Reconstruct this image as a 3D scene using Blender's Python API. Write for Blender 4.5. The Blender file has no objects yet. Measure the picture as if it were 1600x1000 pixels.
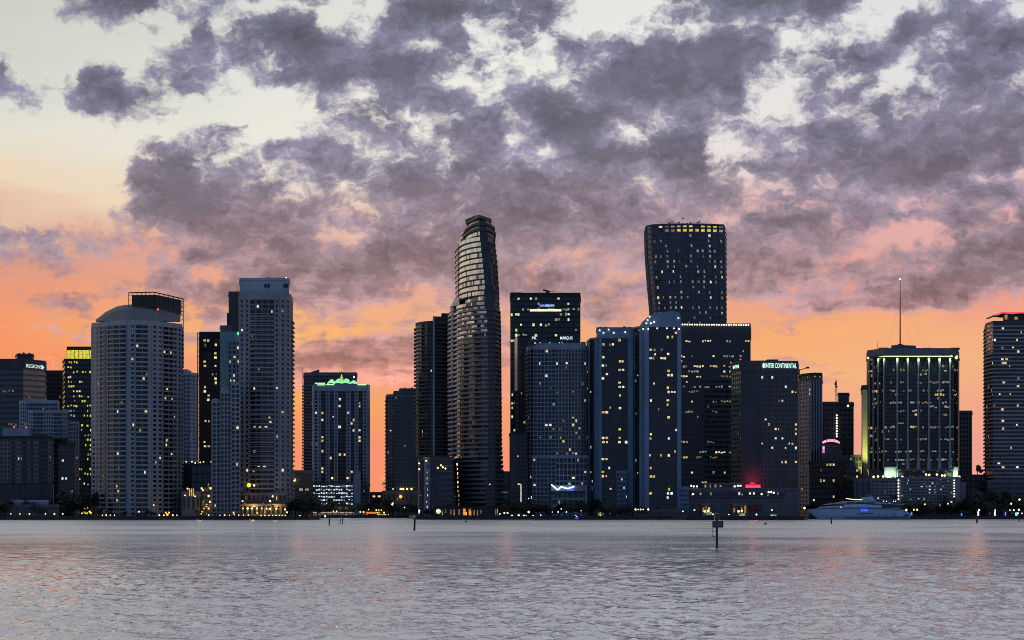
import bpy, math, random
from mathutils import Vector, Matrix, noise as mnoise

random.seed(7)
scene = bpy.context.scene
COL = scene.collection
F = 3111.1            # focal length in photograph pixels (1600 wide)
CAMH = 6.0
HY = 800.0            # picture row of the horizon
GZ = 1.9              # ground level above the bay


def wx(px, d): return (px - 800.0) / F * d
def wz(py, d): return CAMH + (HY - py) / F * d
def s2l(c):
    out = []
    for v in c[:3]:
        v = v / 255.0
        out.append(v / 12.92 if v <= 0.04045 else ((v + 0.055) / 1.055) ** 2.4)
    return tuple(out)


# ------------------------------------------------------------------ materials
def new_mat(name):
    m = bpy.data.materials.new(name)
    m.use_nodes = True
    nt = m.node_tree
    return m, nt, nt.nodes['Principled BSDF']


def paint(name, col, rough=0.75, metal=0.0, var=0.25, scale=0.12, spec=0.4, streak=True):
    """weathered wall material: base colour broken up by two noises"""
    m, nt, b = new_mat(name)
    N, L = nt.nodes, nt.links
    geo = N.new('ShaderNodeNewGeometry')
    mp = N.new('ShaderNodeMapping')
    mp.inputs['Scale'].default_value = (1, 1, 0.22 if streak else 1)
    L.new(geo.outputs['Position'], mp.inputs['Vector'])
    n1 = N.new('ShaderNodeTexNoise'); n1.inputs['Scale'].default_value = scale
    n1.inputs['Detail'].default_value = 6; n1.inputs['Roughness'].default_value = 0.65
    L.new(mp.outputs[0], n1.inputs['Vector'])
    mr = N.new('ShaderNodeMapRange')
    mr.inputs[1].default_value = 0.3; mr.inputs[2].default_value = 0.7
    mr.inputs[3].default_value = 1 - var; mr.inputs[4].default_value = 1 + var * 0.5
    L.new(n1.outputs[0], mr.inputs[0])
    mx = N.new('ShaderNodeMix'); mx.data_type = 'RGBA'; mx.blend_type = 'MULTIPLY'
    mx.inputs[0].default_value = 1.0
    mx.inputs[6].default_value = (*col, 1)
    L.new(mr.outputs[0], mx.inputs[7])
    L.new(mx.outputs[2], b.inputs['Base Color'])
    b.inputs['Roughness'].default_value = rough
    b.inputs['Metallic'].default_value = metal
    b.inputs['Specular IOR Level'].default_value = spec
    return m


def glass(name, col, rough=0.08, metal=0.0, spec=0.6, bump=0.0, var=0.4):
    """window glazing over a dark room; panes wobble a little"""
    m, nt, b = new_mat(name)
    N, L = nt.nodes, nt.links
    geo = N.new('ShaderNodeNewGeometry')
    n1 = N.new('ShaderNodeTexNoise'); n1.inputs['Scale'].default_value = 0.35
    n1.inputs['Detail'].default_value = 3
    L.new(geo.outputs['Position'], n1.inputs['Vector'])
    mr = N.new('ShaderNodeMapRange')
    mr.inputs[1].default_value = 0.3; mr.inputs[2].default_value = 0.7
    mr.inputs[3].default_value = 1 - var; mr.inputs[4].default_value = 1 + var * .8
    L.new(n1.outputs[0], mr.inputs[0])
    mx = N.new('ShaderNodeMix'); mx.data_type = 'RGBA'; mx.blend_type = 'MULTIPLY'
    mx.inputs[0].default_value = 1.0
    mx.inputs[6].default_value = (*col, 1)
    L.new(mr.outputs[0], mx.inputs[7])
    L.new(mx.outputs[2], b.inputs['Base Color'])
    b.inputs['Roughness'].default_value = rough
    b.inputs['Metallic'].default_value = metal
    b.inputs['Specular IOR Level'].default_value = spec
    if bump:
        bp = N.new('ShaderNodeBump'); bp.inputs['Strength'].default_value = bump
        bp.inputs['Distance'].default_value = 0.4
        L.new(n1.outputs[0], bp.inputs['Height'])
        L.new(bp.outputs[0], b.inputs['Normal'])
    return m


def lamp(name, col, strength, sample=False, uneven=0.0):
    """something that gives off light: a bulb, a lit room, a neon tube, a floodlit part made to glow"""
    m, nt, b = new_mat(name)
    N, L = nt.nodes, nt.links
    b.inputs['Base Color'].default_value = (0.02, 0.02, 0.02, 1)
    b.inputs['Emission Color'].default_value = (*col, 1)
    b.inputs['Emission Strength'].default_value = strength
    if uneven:
        geo = N.new('ShaderNodeNewGeometry')
        n1 = N.new('ShaderNodeTexNoise'); n1.inputs['Scale'].default_value = 0.55
        n1.inputs['Detail'].default_value = 3
        L.new(geo.outputs['Position'], n1.inputs['Vector'])
        mr = N.new('ShaderNodeMapRange')
        mr.inputs[1].default_value = 0.36; mr.inputs[2].default_value = 0.64
        mr.inputs[3].default_value = strength * (1 - uneven); mr.inputs[4].default_value = strength * (1 + uneven)
        L.new(n1.outputs[0], mr.inputs[0])
        L.new(mr.outputs[0], b.inputs['Emission Strength'])
    m.cycles.emission_sampling = 'AUTO' if sample else 'NONE'
    return m


# ------------------------------------------------------------------ mesh helper
class MB:
    def __init__(self):
        self.v = []; self.f = []; self.m = []

    def face(self, pts, mi=0):
        k = len(self.v)
        self.v.extend(tuple(p) for p in pts)
        self.f.append(tuple(range(k, k + len(pts)))); self.m.append(mi)

    def hexa(self, p, mi=0):
        """p: 4 bottom points then 4 top points, counter-clockwise"""
        k = len(self.v)
        self.v.extend(tuple(q) for q in p)
        for q in ((3, 2, 1, 0), (4, 5, 6, 7), (0, 1, 5, 4), (1, 2, 6, 5), (2, 3, 7, 6), (3, 0, 4, 7)):
            self.f.append(tuple(k + i for i in q)); self.m.append(mi)

    def box(self, x0, x1, y0, y1, z0, z1, mi=0):
        self.hexa([(x0, y0, z0), (x1, y0, z0), (x1, y1, z0), (x0, y1, z0),
                   (x0, y0, z1), (x1, y0, z1), (x1, y1, z1), (x0, y1, z1)], mi)

    def slab(self, a, b, n, o0, o1, z0, z1, mi=0):
        """box along the wall line a-b (2D), from offset o0 to o1 along the outward normal n"""
        p = [(a[0] + n[0] * o1, a[1] + n[1] * o1), (b[0] + n[0] * o1, b[1] + n[1] * o1),
             (b[0] + n[0] * o0, b[1] + n[1] * o0), (a[0] + n[0] * o0, a[1] + n[1] * o0)]
        self.hexa([(*q, z0) for q in p] + [(*q, z1) for q in p], mi)

    def prism(self, poly, z0, z1, mi=0, top=None, cap=True):
        """poly: 2D points; top may be another polygon or a list of heights"""
        n = len(poly); k = len(self.v)
        tp = poly; hz = [z1] * n
        if top is not None:
            if isinstance(top[0], (int, float)): hz = top
            else: tp = top
        self.v.extend((*p, z0) for p in poly)
        self.v.extend((*tp[i], hz[i]) for i in range(n))
        for i in range(n):
            j = (i + 1) % n
            self.f.append((k + i, k + j, k + n + j, k + n + i)); self.m.append(mi)
        if cap:
            self.f.append(tuple(k + n + i for i in range(n))); self.m.append(mi)
            self.f.append(tuple(k + n - 1 - i for i in range(n))); self.m.append(mi)

    def tube(self, a, b, r0, r1=None, seg=6, mi=0):
        if r1 is None: r1 = r0
        a = Vector(a); b = Vector(b); d = (b - a).normalized()
        u = d.orthogonal().normalized(); w = d.cross(u)
        k = len(self.v)
        for c, r in ((a, r0), (b, r1)):
            for i in range(seg):
                t = 2 * math.pi * i / seg
                self.v.append(tuple(c + u * (math.cos(t) * r) + w * (math.sin(t) * r)))
        for i in range(seg):
            j = (i + 1) % seg
            self.f.append((k + i, k + j, k + seg + j, k + seg + i)); self.m.append(mi)
        self.f.append(tuple(k + seg + i for i in range(seg))); self.m.append(mi)
        self.f.append(tuple(k + seg - 1 - i for i in range(seg))); self.m.append(mi)

    def ball(self, c, r, seg=8, rings=5, mi=0, sz=1.0):
        k = len(self.v)
        self.v.append((c[0], c[1], c[2] - r * sz))
        for i in range(1, rings):
            t = -math.pi / 2 + math.pi * i / rings
            for j in range(seg):
                p = 2 * math.pi * j / seg
                self.v.append((c[0] + r * math.cos(t) * math.cos(p), c[1] + r * math.cos(t) * math.sin(p), c[2] + r * sz * math.sin(t)))
        self.v.append((c[0], c[1], c[2] + r * sz))
        top = len(self.v) - 1
        for j in range(seg):
            j2 = (j + 1) % seg
            self.f.append((k, k + 1 + j2, k + 1 + j)); self.m.append(mi)
            for i in range(rings - 2):
                q = k + 1 + i * seg
                self.f.append((q + j, q + j2, q + seg + j2, q + seg + j)); self.m.append(mi)
            q = k + 1 + (rings - 2) * seg
            self.f.append((q + j, q + j2, top)); self.m.append(mi)

    def build(self, name, mats, parent=None, loc=None, smooth=False):
        if not self.f: return None
        me = bpy.data.meshes.new(name)
        me.from_pydata(self.v, [], self.f)
        if not isinstance(mats, (list, tuple)): mats = [mats]
        for m in mats: me.materials.append(m)
        if len(mats) > 1: me.polygons.foreach_set('material_index', self.m)
        if smooth: me.polygons.foreach_set('use_smooth', [True] * len(self.f))
        o = bpy.data.objects.new(name, me); COL.objects.link(o)
        if parent is not None: o.parent = parent
        if loc is not None: o.location = loc
        return o


def empty(name, loc, label=None, cat=None, group=None):
    o = bpy.data.objects.new(name, None); COL.objects.link(o)
    o.location = loc; o.empty_display_size = 2
    tag(o, label, cat, group)
    return o


def tag(o, label=None, cat=None, group=None, kind=None):
    if label: o['label'] = label
    if cat: o['category'] = cat
    if group: o['group'] = group
    if kind: o['kind'] = kind
    return o


def text_part(txt, name, mat, parent, loc, size, rotz=0.0, extrude=0.08, width=None):
    cu = bpy.data.curves.new(name, 'FONT'); cu.body = txt; cu.size = size
    cu.extrude = extrude; cu.align_x = 'CENTER'; cu.align_y = 'CENTER'; cu.offset = 0.01
    o = bpy.data.objects.new(name + '_tmp', cu); COL.objects.link(o)
    bpy.context.view_layer.update()
    me = bpy.data.meshes.new_from_object(o.evaluated_get(bpy.context.evaluated_depsgraph_get()))
    bpy.data.objects.remove(o); bpy.data.curves.remove(cu)
    if width:
        xs = [v.co.x for v in me.vertices]; k = width / (max(xs) - min(xs))
        for v in me.vertices: v.co.x *= k
    me.name = name; me.materials.clear(); me.materials.append(mat)
    r = bpy.data.objects.new(name, me); COL.objects.link(r)
    r.parent = parent; r.location = loc; r.rotation_euler = (math.pi / 2, 0, rotz)
    return r
# ------------------------------------------------------------------ sky (world)
SUN_EL, SUN_AZ = math.radians(1.5), math.radians(-24.0)      # afterglow low on the left, azimuth from +Y towards +X
W = bpy.data.worlds.new("World"); scene.world = W; W.use_nodes = True
nt = W.node_tree; N, L = nt.nodes, nt.links
N.clear()


def nd(t, **k):
    n = N.new(t)
    for a, b in k.items(): setattr(n, a, b)
    return n


def plug(sock, v):
    if hasattr(v, 'links') or isinstance(v, bpy.types.NodeSocket): L.new(v, sock)
    else: sock.default_value = v


def M(op, a, b=None, c=None, clamp=False):
    n = nd('ShaderNodeMath', operation=op, use_clamp=clamp)
    plug(n.inputs[0], a)
    if b is not None: plug(n.inputs[1], b)
    if c is not None: plug(n.inputs[2], c)
    return n.outputs[0]


def VM(op, a, b=None, c=None):
    n = nd('ShaderNodeVectorMath', operation=op)
    for i, v in enumerate((a, b, c)):
        if v is not None: plug(n.inputs[i], v)
    return n.outputs[0]


def SS(x, lo, hi):
    n = nd('ShaderNodeMapRange', interpolation_type='SMOOTHSTEP')
    plug(n.inputs[0], x); plug(n.inputs[1], lo); plug(n.inputs[2], hi)
    return n.outputs[0]


def MIX(f, a, b):
    n = nd('ShaderNodeMix', data_type='RGBA'); n.clamp_factor = True
    plug(n.inputs[0], f)
    plug(n.inputs[6], a if not isinstance(a, tuple) else (*a, 1))
    plug(n.inputs[7], b if not isinstance(b, tuple) else (*b, 1))
    return n.outputs[2]


tc = nd('ShaderNodeTexCoord')
sep = nd('ShaderNodeSeparateXYZ'); L.new(tc.outputs['Generated'], sep.inputs[0])
az = M('ARCTAN2', sep.outputs[0], sep.outputs[1])           # compass direction
el = M('ARCSINE', sep.outputs[2])                           # height above the horizon
S = F / 1000.0
U0 = M('MULTIPLY', az, S)                                   # 1 unit = 1000 photograph pixels of sky
V0 = M('MULTIPLY', el, S)
P = nd('ShaderNodeCombineXYZ'); plug(P.inputs[0], U0); plug(P.inputs[1], V0)
P = P.outputs[0]


def NOISE(vec, scale, detail, rough=0.55, off=(0, 0, 0), stretch=(1, 1, 1), out=0, dist=0.0):
    mp = nd('ShaderNodeMapping'); L.new(vec, mp.inputs[0])
    mp.inputs['Location'].default_value = off; mp.inputs['Scale'].default_value = stretch
    n = nd('ShaderNodeTexNoise', noise_dimensions='3D')
    L.new(mp.outputs[0], n.inputs['Vector'])
    n.inputs['Scale'].default_value = scale; n.inputs['Detail'].default_value = detail
    n.inputs['Roughness'].default_value = rough; n.inputs['Distortion'].default_value = dist
    return n.outputs[out]


# billows push the cloud edges about
wv = VM('SUBTRACT', NOISE(P, 9.0, 5, 0.6, out=1), (0.5, 0.5, 0.5))
Pw = VM('MULTIPLY_ADD', wv, (0.05, 0.036, 0), P)
wv2 = VM('SUBTRACT', NOISE(P, 36.0, 4, 0.6, off=(3, 1, 0), out=1), (0.5, 0.5, 0.5))
Pw = VM('MULTIPLY_ADD', wv2, (0.030, 0.024, 0), Pw)
sw = nd('ShaderNodeSeparateXYZ'); L.new(Pw, sw.inputs[0])
U = M('ADD', M('DIVIDE', sw.outputs[0], 1.566), 0.5)        # 0..1 over azimuth -14.4..14.4 degrees
V = sw.outputs[1]


def ramp_rows(rows, step, cols_px, Uin, Vin, top_py, colour=False):
    """rows of cloud cover (digits) or colour, one elevation each, blended with one another"""
    acc = None; chain = None
    vpos = M('DIVIDE', M('SUBTRACT', (HY - top_py) / 1000.0, Vin), step / 1000.0) if not isinstance(step, list) else None
    n = len(rows)
    if vpos is not None:
        vpos = M('MINIMUM', M('MAXIMUM', vpos, 0.0), n - 1.0)
    for i, r in enumerate(rows):
        cr = nd('ShaderNodeValToRGB')
        ra = cr.color_ramp
        ra.interpolation = 'LINEAR' if colour else 'EASE'
        while len(ra.elements) > 1: ra.elements.remove(ra.elements[-1])
        for k, val in enumerate(r):
            pos = (math.atan((cols_px[k] - 800) / F) * S) / 1.566 + 0.5
            e = ra.elements[0] if k == 0 else ra.elements.new(min(1, max(0, pos)))
            e.position = min(1, max(0, pos))
            if colour: e.color = (*s2l(val), 1)
            else: e.color = (val / 9, val / 9, val / 9, 1)
        L.new(Uin if chain is None else M('MULTIPLY_ADD', chain, 1e-7, Uin), cr.inputs[0])
        wgt = M('SUBTRACT', 1.0, M('ABSOLUTE', M('SUBTRACT', vpos, float(i))), clamp=True)
        if colour:
            cx = nd('ShaderNodeCombineXYZ')
            for q in range(3): L.new(wgt, cx.inputs[q])
            acc = VM('MULTIPLY_ADD', cr.outputs[0], cx.outputs[0], acc if acc is not None else (0, 0, 0))
            sx = nd('ShaderNodeSeparateXYZ'); L.new(acc, sx.inputs[0]); chain = sx.outputs[0]
        else:
            acc = M('MULTIPLY_ADD', cr.outputs[0], wgt, acc if acc is not None else 0.0)
    return acc


COVER = [
    "0000159954216898788742268665578853111114658898899976111123389",
    "0000378998445332233223189999887785111234668887889963111242233",
    "0000546753246356887234378766446663112232336546557521277789731",
    "0000001112157467899986873276444526666789999985245433587568888",
    "1000000003566565379998999856533224658999999997547788745578787",
    "7100278725676525678997788632334453689999999955355556326778864",
    "7521689986454421112633578998447898789988767843145565455688745",
    "1660688744300000000366665467886899998654686632115456765556776",
    "0210112110015750014544566468884589974447885465568874766888888",
    "0110000036676534788874434547885537999889983356657888888899988",
    "0000000067886454357887478768876887887656885667777789999988887",
    "0000000399998877754646789876788888877655677744575568899865543",
    "0000000089998877677534456787788888887776777654545676545567887",
    "1111111578898778878645468578888888777777763378888788776687546",
    "6655544444544788876222688778888776666566777776567764222365578",
    "6566554444478767888767897888887544564655677787676543334578888",
    "5444433336763378888888886777776566653456677787764455456788888",
    "2222234556778888864687765466666677776666677787545457788888887",
    "1135774444556655567654222344455555666433322334678888887654322",
    "0010152111247633212343332222332222222222211243342111111111111",
    "0003231111255433467888888887776311111111111111111111111111111",
    "3211000000122224888888888877766311111111111111111111111111111",
    "0103100000011114445555544444455311111111111111123311111111111",
    "0000000000011111223342344333333111111111111111111111111111111",
    "1111111111111111111111111111111111111111111111111111111111111"]
STEP = 1600 / 60
cols = [k * STEP for k in range(61)]
Vc = M('ADD', V, 0.004)


def cover_map(Uin, Vin):
    """three rows of the cloud chart ride in one ramp's red, green and blue"""
    vp = M('DIVIDE', M('SUBTRACT', HY / 1000.0, Vin), STEP / 1000.0)
    vp = M('MINIMUM', M('MAXIMUM', vp, 0.0), len(COVER) - 1.0)
    half = M('GREATER_THAN', Uin, 0.5)
    acc = None
    for g in range(0, len(COVER), 3):
        r3 = [COVER[min(g + q, len(COVER) - 1)] for q in range(3)]
        # each ramp waits for the one before, so the shader needs little memory
        u_ = Uin if acc is None else M('MULTIPLY_ADD', acc, 1e-7, Uin)
        side_ = []
        for a, b_ in ((0, 31), (30, 61)):
            cr = nd('ShaderNodeValToRGB'); ra = cr.color_ramp; ra.interpolation = 'EASE'
            while len(ra.elements) > 1: ra.elements.remove(ra.elements[-1])
            for k in range(a, b_):
                pos = min(1, max(0, (math.atan((cols[k] - 800) / F) * S) / 1.566 + 0.5))
                e = ra.elements[0] if k == a else ra.elements.new(pos)
                e.position = pos; e.color = (*[int(r[k]) / 9 for r in r3], 1)
            L.new(u_, cr.inputs[0]); side_.append(cr.outputs[0])
        mixd = MIX(half, side_[0], side_[1])
        cx = nd('ShaderNodeCombineXYZ')
        for q in range(3): L.new(vp, cx.inputs[q])
        w_ = VM('ABSOLUTE', VM('SUBTRACT', cx.outputs[0], (float(g), g + 1.0, g + 2.0)))
        w_ = VM('MAXIMUM', VM('SUBTRACT', (1.0, 1.0, 1.0), w_), (0.0, 0.0, 0.0))
        dt = nd('ShaderNodeVectorMath', operation='DOT_PRODUCT'); L.new(mixd, dt.inputs[0]); L.new(w_, dt.inputs[1])
        acc = dt.outputs['Value'] if acc is None else M('ADD', acc, dt.outputs['Value'])
    return acc


cover = cover_map(U, Vc)

CLEAR = [
    (205, 205, 195), (215, 216, 208), (228, 228, 224), (224, 224, 224), (216, 216, 222),
    (205, 208, 192), (220, 222, 210), (236, 235, 226), (231, 230, 226), (224, 220, 226),
    (210, 213, 196), (228, 228, 213), (240, 237, 226), (235, 231, 225), (224, 217, 223),
    (220, 221, 203), (236, 232, 213), (241, 235, 224), (237, 228, 221), (224, 211, 217),
    (230, 225, 203), (240, 231, 212), (240, 231, 220), (235, 218, 212), (226, 203, 207),
    (237, 214, 184), (238, 212, 188), (230, 202, 194), (230, 188, 184), (230, 174, 176),
    (216, 150, 130), (224, 164, 148), (222, 178, 166), (224, 168, 160), (222, 160, 158),
    (230, 150, 116), (238, 168, 134), (232, 170, 146), (236, 158, 134), (234, 150, 136),
    (246, 146, 94), (253, 186, 100), (248, 170, 104), (250, 171, 104), (245, 174, 126),
    (248, 138, 78), (242, 160, 120), (242, 158, 118), (247, 184, 124), (243, 178, 122),
    (248, 130, 78), (253, 170, 78), (245, 154, 106), (243, 170, 130), (242, 163, 130),
    (246, 126, 84), (250, 142, 98), (247, 144, 106), (240, 158, 138), (240, 156, 140)]
CLEAR = [CLEAR[i * 5:i * 5 + 5] for i in range(12)]
for i in range(0, 5):                                        # greyer high up
    CLEAR[i] = [tuple(v * 0.6 + (0.3 * c[0] + 0.59 * c[1] + 0.11 * c[2]) * 0.4 for v in c) for c in CLEAR[i]]
for i in range(6, 12):                                       # thin veil of haze low down
    CLEAR[i] = [tuple(v * 0.85 + h * 0.15 for v, h in zip(c, (232, 186, 172))) for c in CLEAR[i]]
# streaky drift so that the glow bands are not ruler straight
wv3 = VM('SUBTRACT', NOISE(P, 3.2, 4, 0.55, off=(9, 4, 0), stretch=(0.6, 2.6, 1), out=1), (0.5, 0.5, 0.5))
Pc = VM('MULTIPLY_ADD', wv3, (0.30, 0.20, 0), P)
sc_ = nd('ShaderNodeSeparateXYZ'); L.new(Pc, sc_.inputs[0])
Uc = M('ADD', M('DIVIDE', sc_.outputs[0], 1.566), 0.5)
clear = ramp_rows(CLEAR, 65.0, [0, 400, 800, 1200, 1600], Uc, sc_.outputs[1], 0.0, colour=True)

CLOUD = [(96, 96, 114), (101, 100, 121), (107, 103, 124), (114, 107, 124), (127, 112, 123), (142, 116, 121), (168, 124, 120), (202, 136, 118)]
cl = None
vq = M('MINIMUM', M('MAXIMUM', M('DIVIDE', M('SUBTRACT', 0.8, sc_.outputs[1]), 0.09), 0.0), 7.0)
for i, c in enumerate(CLOUD):
    wgt = M('SUBTRACT', 1.0, M('ABSOLUTE', M('SUBTRACT', vq, float(i))), clamp=True)
    cx = nd('ShaderNodeCombineXYZ')
    for q in range(3): L.new(wgt, cx.inputs[q])
    cl = VM('MULTIPLY_ADD', s2l(c), cx.outputs[0], cl if cl is not None else (0, 0, 0))

# beyond the patch of sky seen here the cover is plain broken cloud
infr = M('MULTIPLY', M('SUBTRACT', 1.0, SS(M('ABSOLUTE', az), 0.27, 0.42)), M('SUBTRACT', 1.0, SS(el, 0.26, 0.36)))
cover = M('ADD', M('MULTIPLY', cover, infr), M('MULTIPLY', M('SUBTRACT', 1.0, infr), 0.42))

cover = M('MULTIPLY_ADD', cover, 1.10, -0.115)
n1 = M('SUBTRACT', NOISE(Pw, 10.0, 8, 0.60, off=(1.7, 5.2, 0.3), stretch=(0.75, 1.25, 1)), 0.5)
n2 = M('SUBTRACT', NOISE(Pw, 34.0, 6, 0.62, off=(4.7, 2.2, 1.3), stretch=(0.8, 1.2, 1)), 0.5)
dens = M('MULTIPLY_ADD', n1, 0.75, cover)
dens = M('MULTIPLY_ADD', n2, 1.45, dens)
n4 = M('SUBTRACT', NOISE(Pw, 95.0, 4, 0.6, off=(1, 6, 9), stretch=(0.8, 1.2, 1)), 0.5)
dens = M('MULTIPLY_ADD', n4, 0.5, dens)
n3 = M('SUBTRACT', NOISE(Pc, 9.0, 6, 0.6, off=(2, 7, 5), stretch=(0.45, 3.4, 1)), 0.5)
dens = M('MULTIPLY_ADD', n3, M('MULTIPLY', M('SUBTRACT', 1.0, SS(V0, 0.18, 0.48)), 2.3), dens)
alpha = SS(dens, 0.15, 0.66)
core = SS(dens, 0.5, 1.05)
tone = M('MULTIPLY_ADD', NOISE(Pw, 8.0, 7, 0.62, off=(8, 3, 2)), 1.1, 0.60)
# the low sun lights the undersides and left flanks of the billows
Po = VM('ADD', Pw, (-0.010, -0.024, 0.0))
n1o = M('SUBTRACT', NOISE(Po, 10.0, 6, 0.60, off=(1.7, 5.2, 0.3), stretch=(0.75, 1.25, 1)), 0.5)
relief = M('MINIMUM', M('MAXIMUM', M('SUBTRACT', n1, n1o), -0.12), 0.14)
tone = M('MULTIPLY_ADD', relief, 1.9, tone)
tone = M('MULTIPLY_ADD', n2, 0.75, tone)
tone = M('MULTIPLY', tone, M('MULTIPLY_ADD', core, -0.72, 1.46))
cx = nd('ShaderNodeCombineXYZ')
for q in range(3): L.new(tone, cx.inputs[q])
cl = VM('MULTIPLY', cl, cx.outputs[0])
west = MIX(M('MULTIPLY', alpha, 0.96), clear, cl)

# the rest of the dome: Nishita twilight, with soft cloud towards the east
sky = nd('ShaderNodeTexSky', sky_type='NISHITA')
sky.sun_disc = False; sky.sun_elevation = SUN_EL; sky.sun_rotation = SUN_AZ
sky.air_density = 1.0; sky.dust_density = 1.2; sky.ozone_density = 2.0
BG = 0.1
back = SS(M('ABSOLUTE', az), 1.25, 2.3)                       # 0 towards the sunset, 1 behind the viewer
up = SS(el, 0.35, 1.1)
east = MIX(alpha, s2l((95, 123, 168)), s2l((92, 107, 136)))
east = VM('SCALE', east)
east.node.inputs['Scale'].default_value = 1.0
lo = SS(el, 0.0, 0.16)
lft = MIX(lo, s2l((236, 192, 152)), s2l((236, 232, 214)))    # creamy afterglow past the left of the view
rgt = MIX(lo, s2l((190, 140, 130)), s2l((150, 142, 156)))    # mauve cloud past the right of it
flank = MIX(SS(az, -0.1, 0.1), lft, rgt)
flank = MIX(M('MULTIPLY', alpha, 0.35), flank, cl)
west = MIX(SS(M('ABSOLUTE', az), 0.27, 0.48), west, flank)
side = MIX(SS(el, 0.30, 0.55), west, MIX(M('MULTIPLY', alpha, 0.6), s2l((234, 231, 224)), cl))
side = MIX(SS(el, 0.75, 1.3), side, s2l((92, 110, 144)))
glowcol = MIX(back, side, east)
scaled = VM('SCALE', glowcol); scaled.node.inputs['Scale'].default_value = 1.0 / BG
tot = VM('MULTIPLY_ADD', sky.outputs[0], (0.012, 0.012, 0.012), scaled)
bg = nd('ShaderNodeBackground'); bg.inputs[1].default_value = BG
L.new(tot, bg.inputs[0])
out = nd('ShaderNodeOutputWorld'); L.new(bg.outputs[0], out.inputs[0])

sun = bpy.data.lights.new('sun', 'SUN'); sun.energy = 0.3; sun.angle = math.radians(3.0); sun.color = (1.0, 0.62, 0.36)
so = bpy.data.objects.new('sun', sun); COL.objects.link(so)
sd = Vector((math.sin(SUN_AZ) * math.cos(SUN_EL), math.cos(SUN_AZ) * math.cos(SUN_EL), math.sin(SUN_EL)))
so.rotation_euler = sd.to_track_quat('Z', 'Y').to_euler()

# ------------------------------------------------------------------ camera, view
cam = bpy.data.cameras.new('camera'); co = bpy.data.objects.new('camera', cam); COL.objects.link(co)
cam.sensor_width = 36.0; cam.lens = F / 1600 * 36.0; cam.shift_y = (HY - 500.0) / 1600.0
cam.clip_start = 1.0; cam.clip_end = 60000
co.location = (0, 0, CAMH); co.rotation_euler = (math.pi / 2, 0, 0)
scene.camera = co
scene.view_settings.view_transform = 'Standard'
scene.view_settings.look = 'None'; scene.view_settings.exposure = 0.0; scene.view_settings.gamma = 1.0
scene.cycles.use_denoising = False
scene.cycles.filter_width = 1.0
scene.cycles.max_bounces = 5; scene.cycles.diffuse_bounces = 2; scene.cycles.glossy_bounces = 3
scene.cycles.transparent_max_bounces = 4
scene.cycles.sample_clamp_indirect = 1.5
# ------------------------------------------------------------------ water
def water_mat():
    m, nt, b = new_mat('bay_water')
    N, L = nt.nodes, nt.links
    b.inputs['Base Color'].default_value = (0.56, 0.565, 0.57, 1); b.inputs['Metallic'].default_value = 0.22
    b.inputs['Roughness'].default_value = 0.2
    b.inputs['IOR'].default_value = 3.0
    b.inputs['Specular IOR Level'].default_value = 0.5
    b.inputs['Specular Tint'].default_value = (0.97, 0.99, 1.0, 1)
    geo = N.new('ShaderNodeNewGeometry')
    # far out the unresolved chop only widens the gloss
    ln = N.new('ShaderNodeVectorMath'); ln.operation = 'LENGTH'; L.new(geo.outputs['Position'], ln.inputs[0])
    rr = N.new('ShaderNodeMapRange'); rr.inputs[1].default_value = 120; rr.inputs[2].default_value = 700
    rr.inputs[3].default_value = 0.04; rr.inputs[4].default_value = 0.33
    L.new(ln.outputs['Value'], rr.inputs[0])
    # wind lanes: patches of smoother and rougher water
    mpl = N.new('ShaderNodeMapping'); mpl.inputs['Scale'].default_value = (0.013, 0.010, 1); mpl.inputs['Rotation'].default_value = (0, 0, 0.35)
    L.new(geo.outputs['Position'], mpl.inputs[0])
    nl = N.new('ShaderNodeTexNoise'); nl.inputs['Scale'].default_value = 1.0; nl.inputs['Detail'].default_value = 3
    L.new(mpl.outputs[0], nl.inputs['Vector'])
    ml = N.new('ShaderNodeMapRange'); ml.inputs[1].default_value = 0.35; ml.inputs[2].default_value = 0.65
    ml.inputs[3].default_value = 0.05; ml.inputs[4].default_value = 0.24
    L.new(nl.outputs[0], ml.inputs[0])
    lr = N.new('ShaderNodeMapRange'); lr.inputs[1].default_value = 0.36; lr.inputs[2].default_value = 0.64
    lr.inputs[3].default_value = 0.75; lr.inputs[4].default_value = 1.3
    L.new(nl.outputs[0], lr.inputs[0])
    mu = N.new('ShaderNodeMath'); mu.operation = 'MULTIPLY'
    L.new(rr.outputs[0], mu.inputs[0]); L.new(lr.outputs[0], mu.inputs[1]); L.new(mu.outputs[0], b.inputs['Roughness'])
    prev = None
    for sc, det, dist, turn in ((1.6, 3, 0.5, 0.52), (0.33, 4, 2.0, 0.83), (0.07, 4, 3.5, 0.37)):
        mp = N.new('ShaderNodeMapping'); mp.inputs['Scale'].default_value = (0.7, 1.0, 1); mp.inputs['Rotation'].default_value = (0, 0, turn)
        L.new(geo.outputs['Position'], mp.inputs[0])
        n = N.new('ShaderNodeTexNoise'); n.inputs['Scale'].default_value = sc
        n.inputs['Detail'].default_value = det; n.inputs['Roughness'].default_value = 0.55
        n.inputs['Distortion'].default_value = 0.4
        L.new(mp.outputs[0], n.inputs['Vector'])
        bp = N.new('ShaderNodeBump'); bp.inputs['Distance'].default_value = dist
        L.new(ml.outputs[0], bp.inputs['Strength'])
        L.new(n.outputs[0], bp.inputs['Height'])
        if prev: L.new(prev, bp.inputs['Normal'])
        prev = bp.outputs[0]
    L.new(prev, b.inputs['Normal'])
    return m


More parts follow.
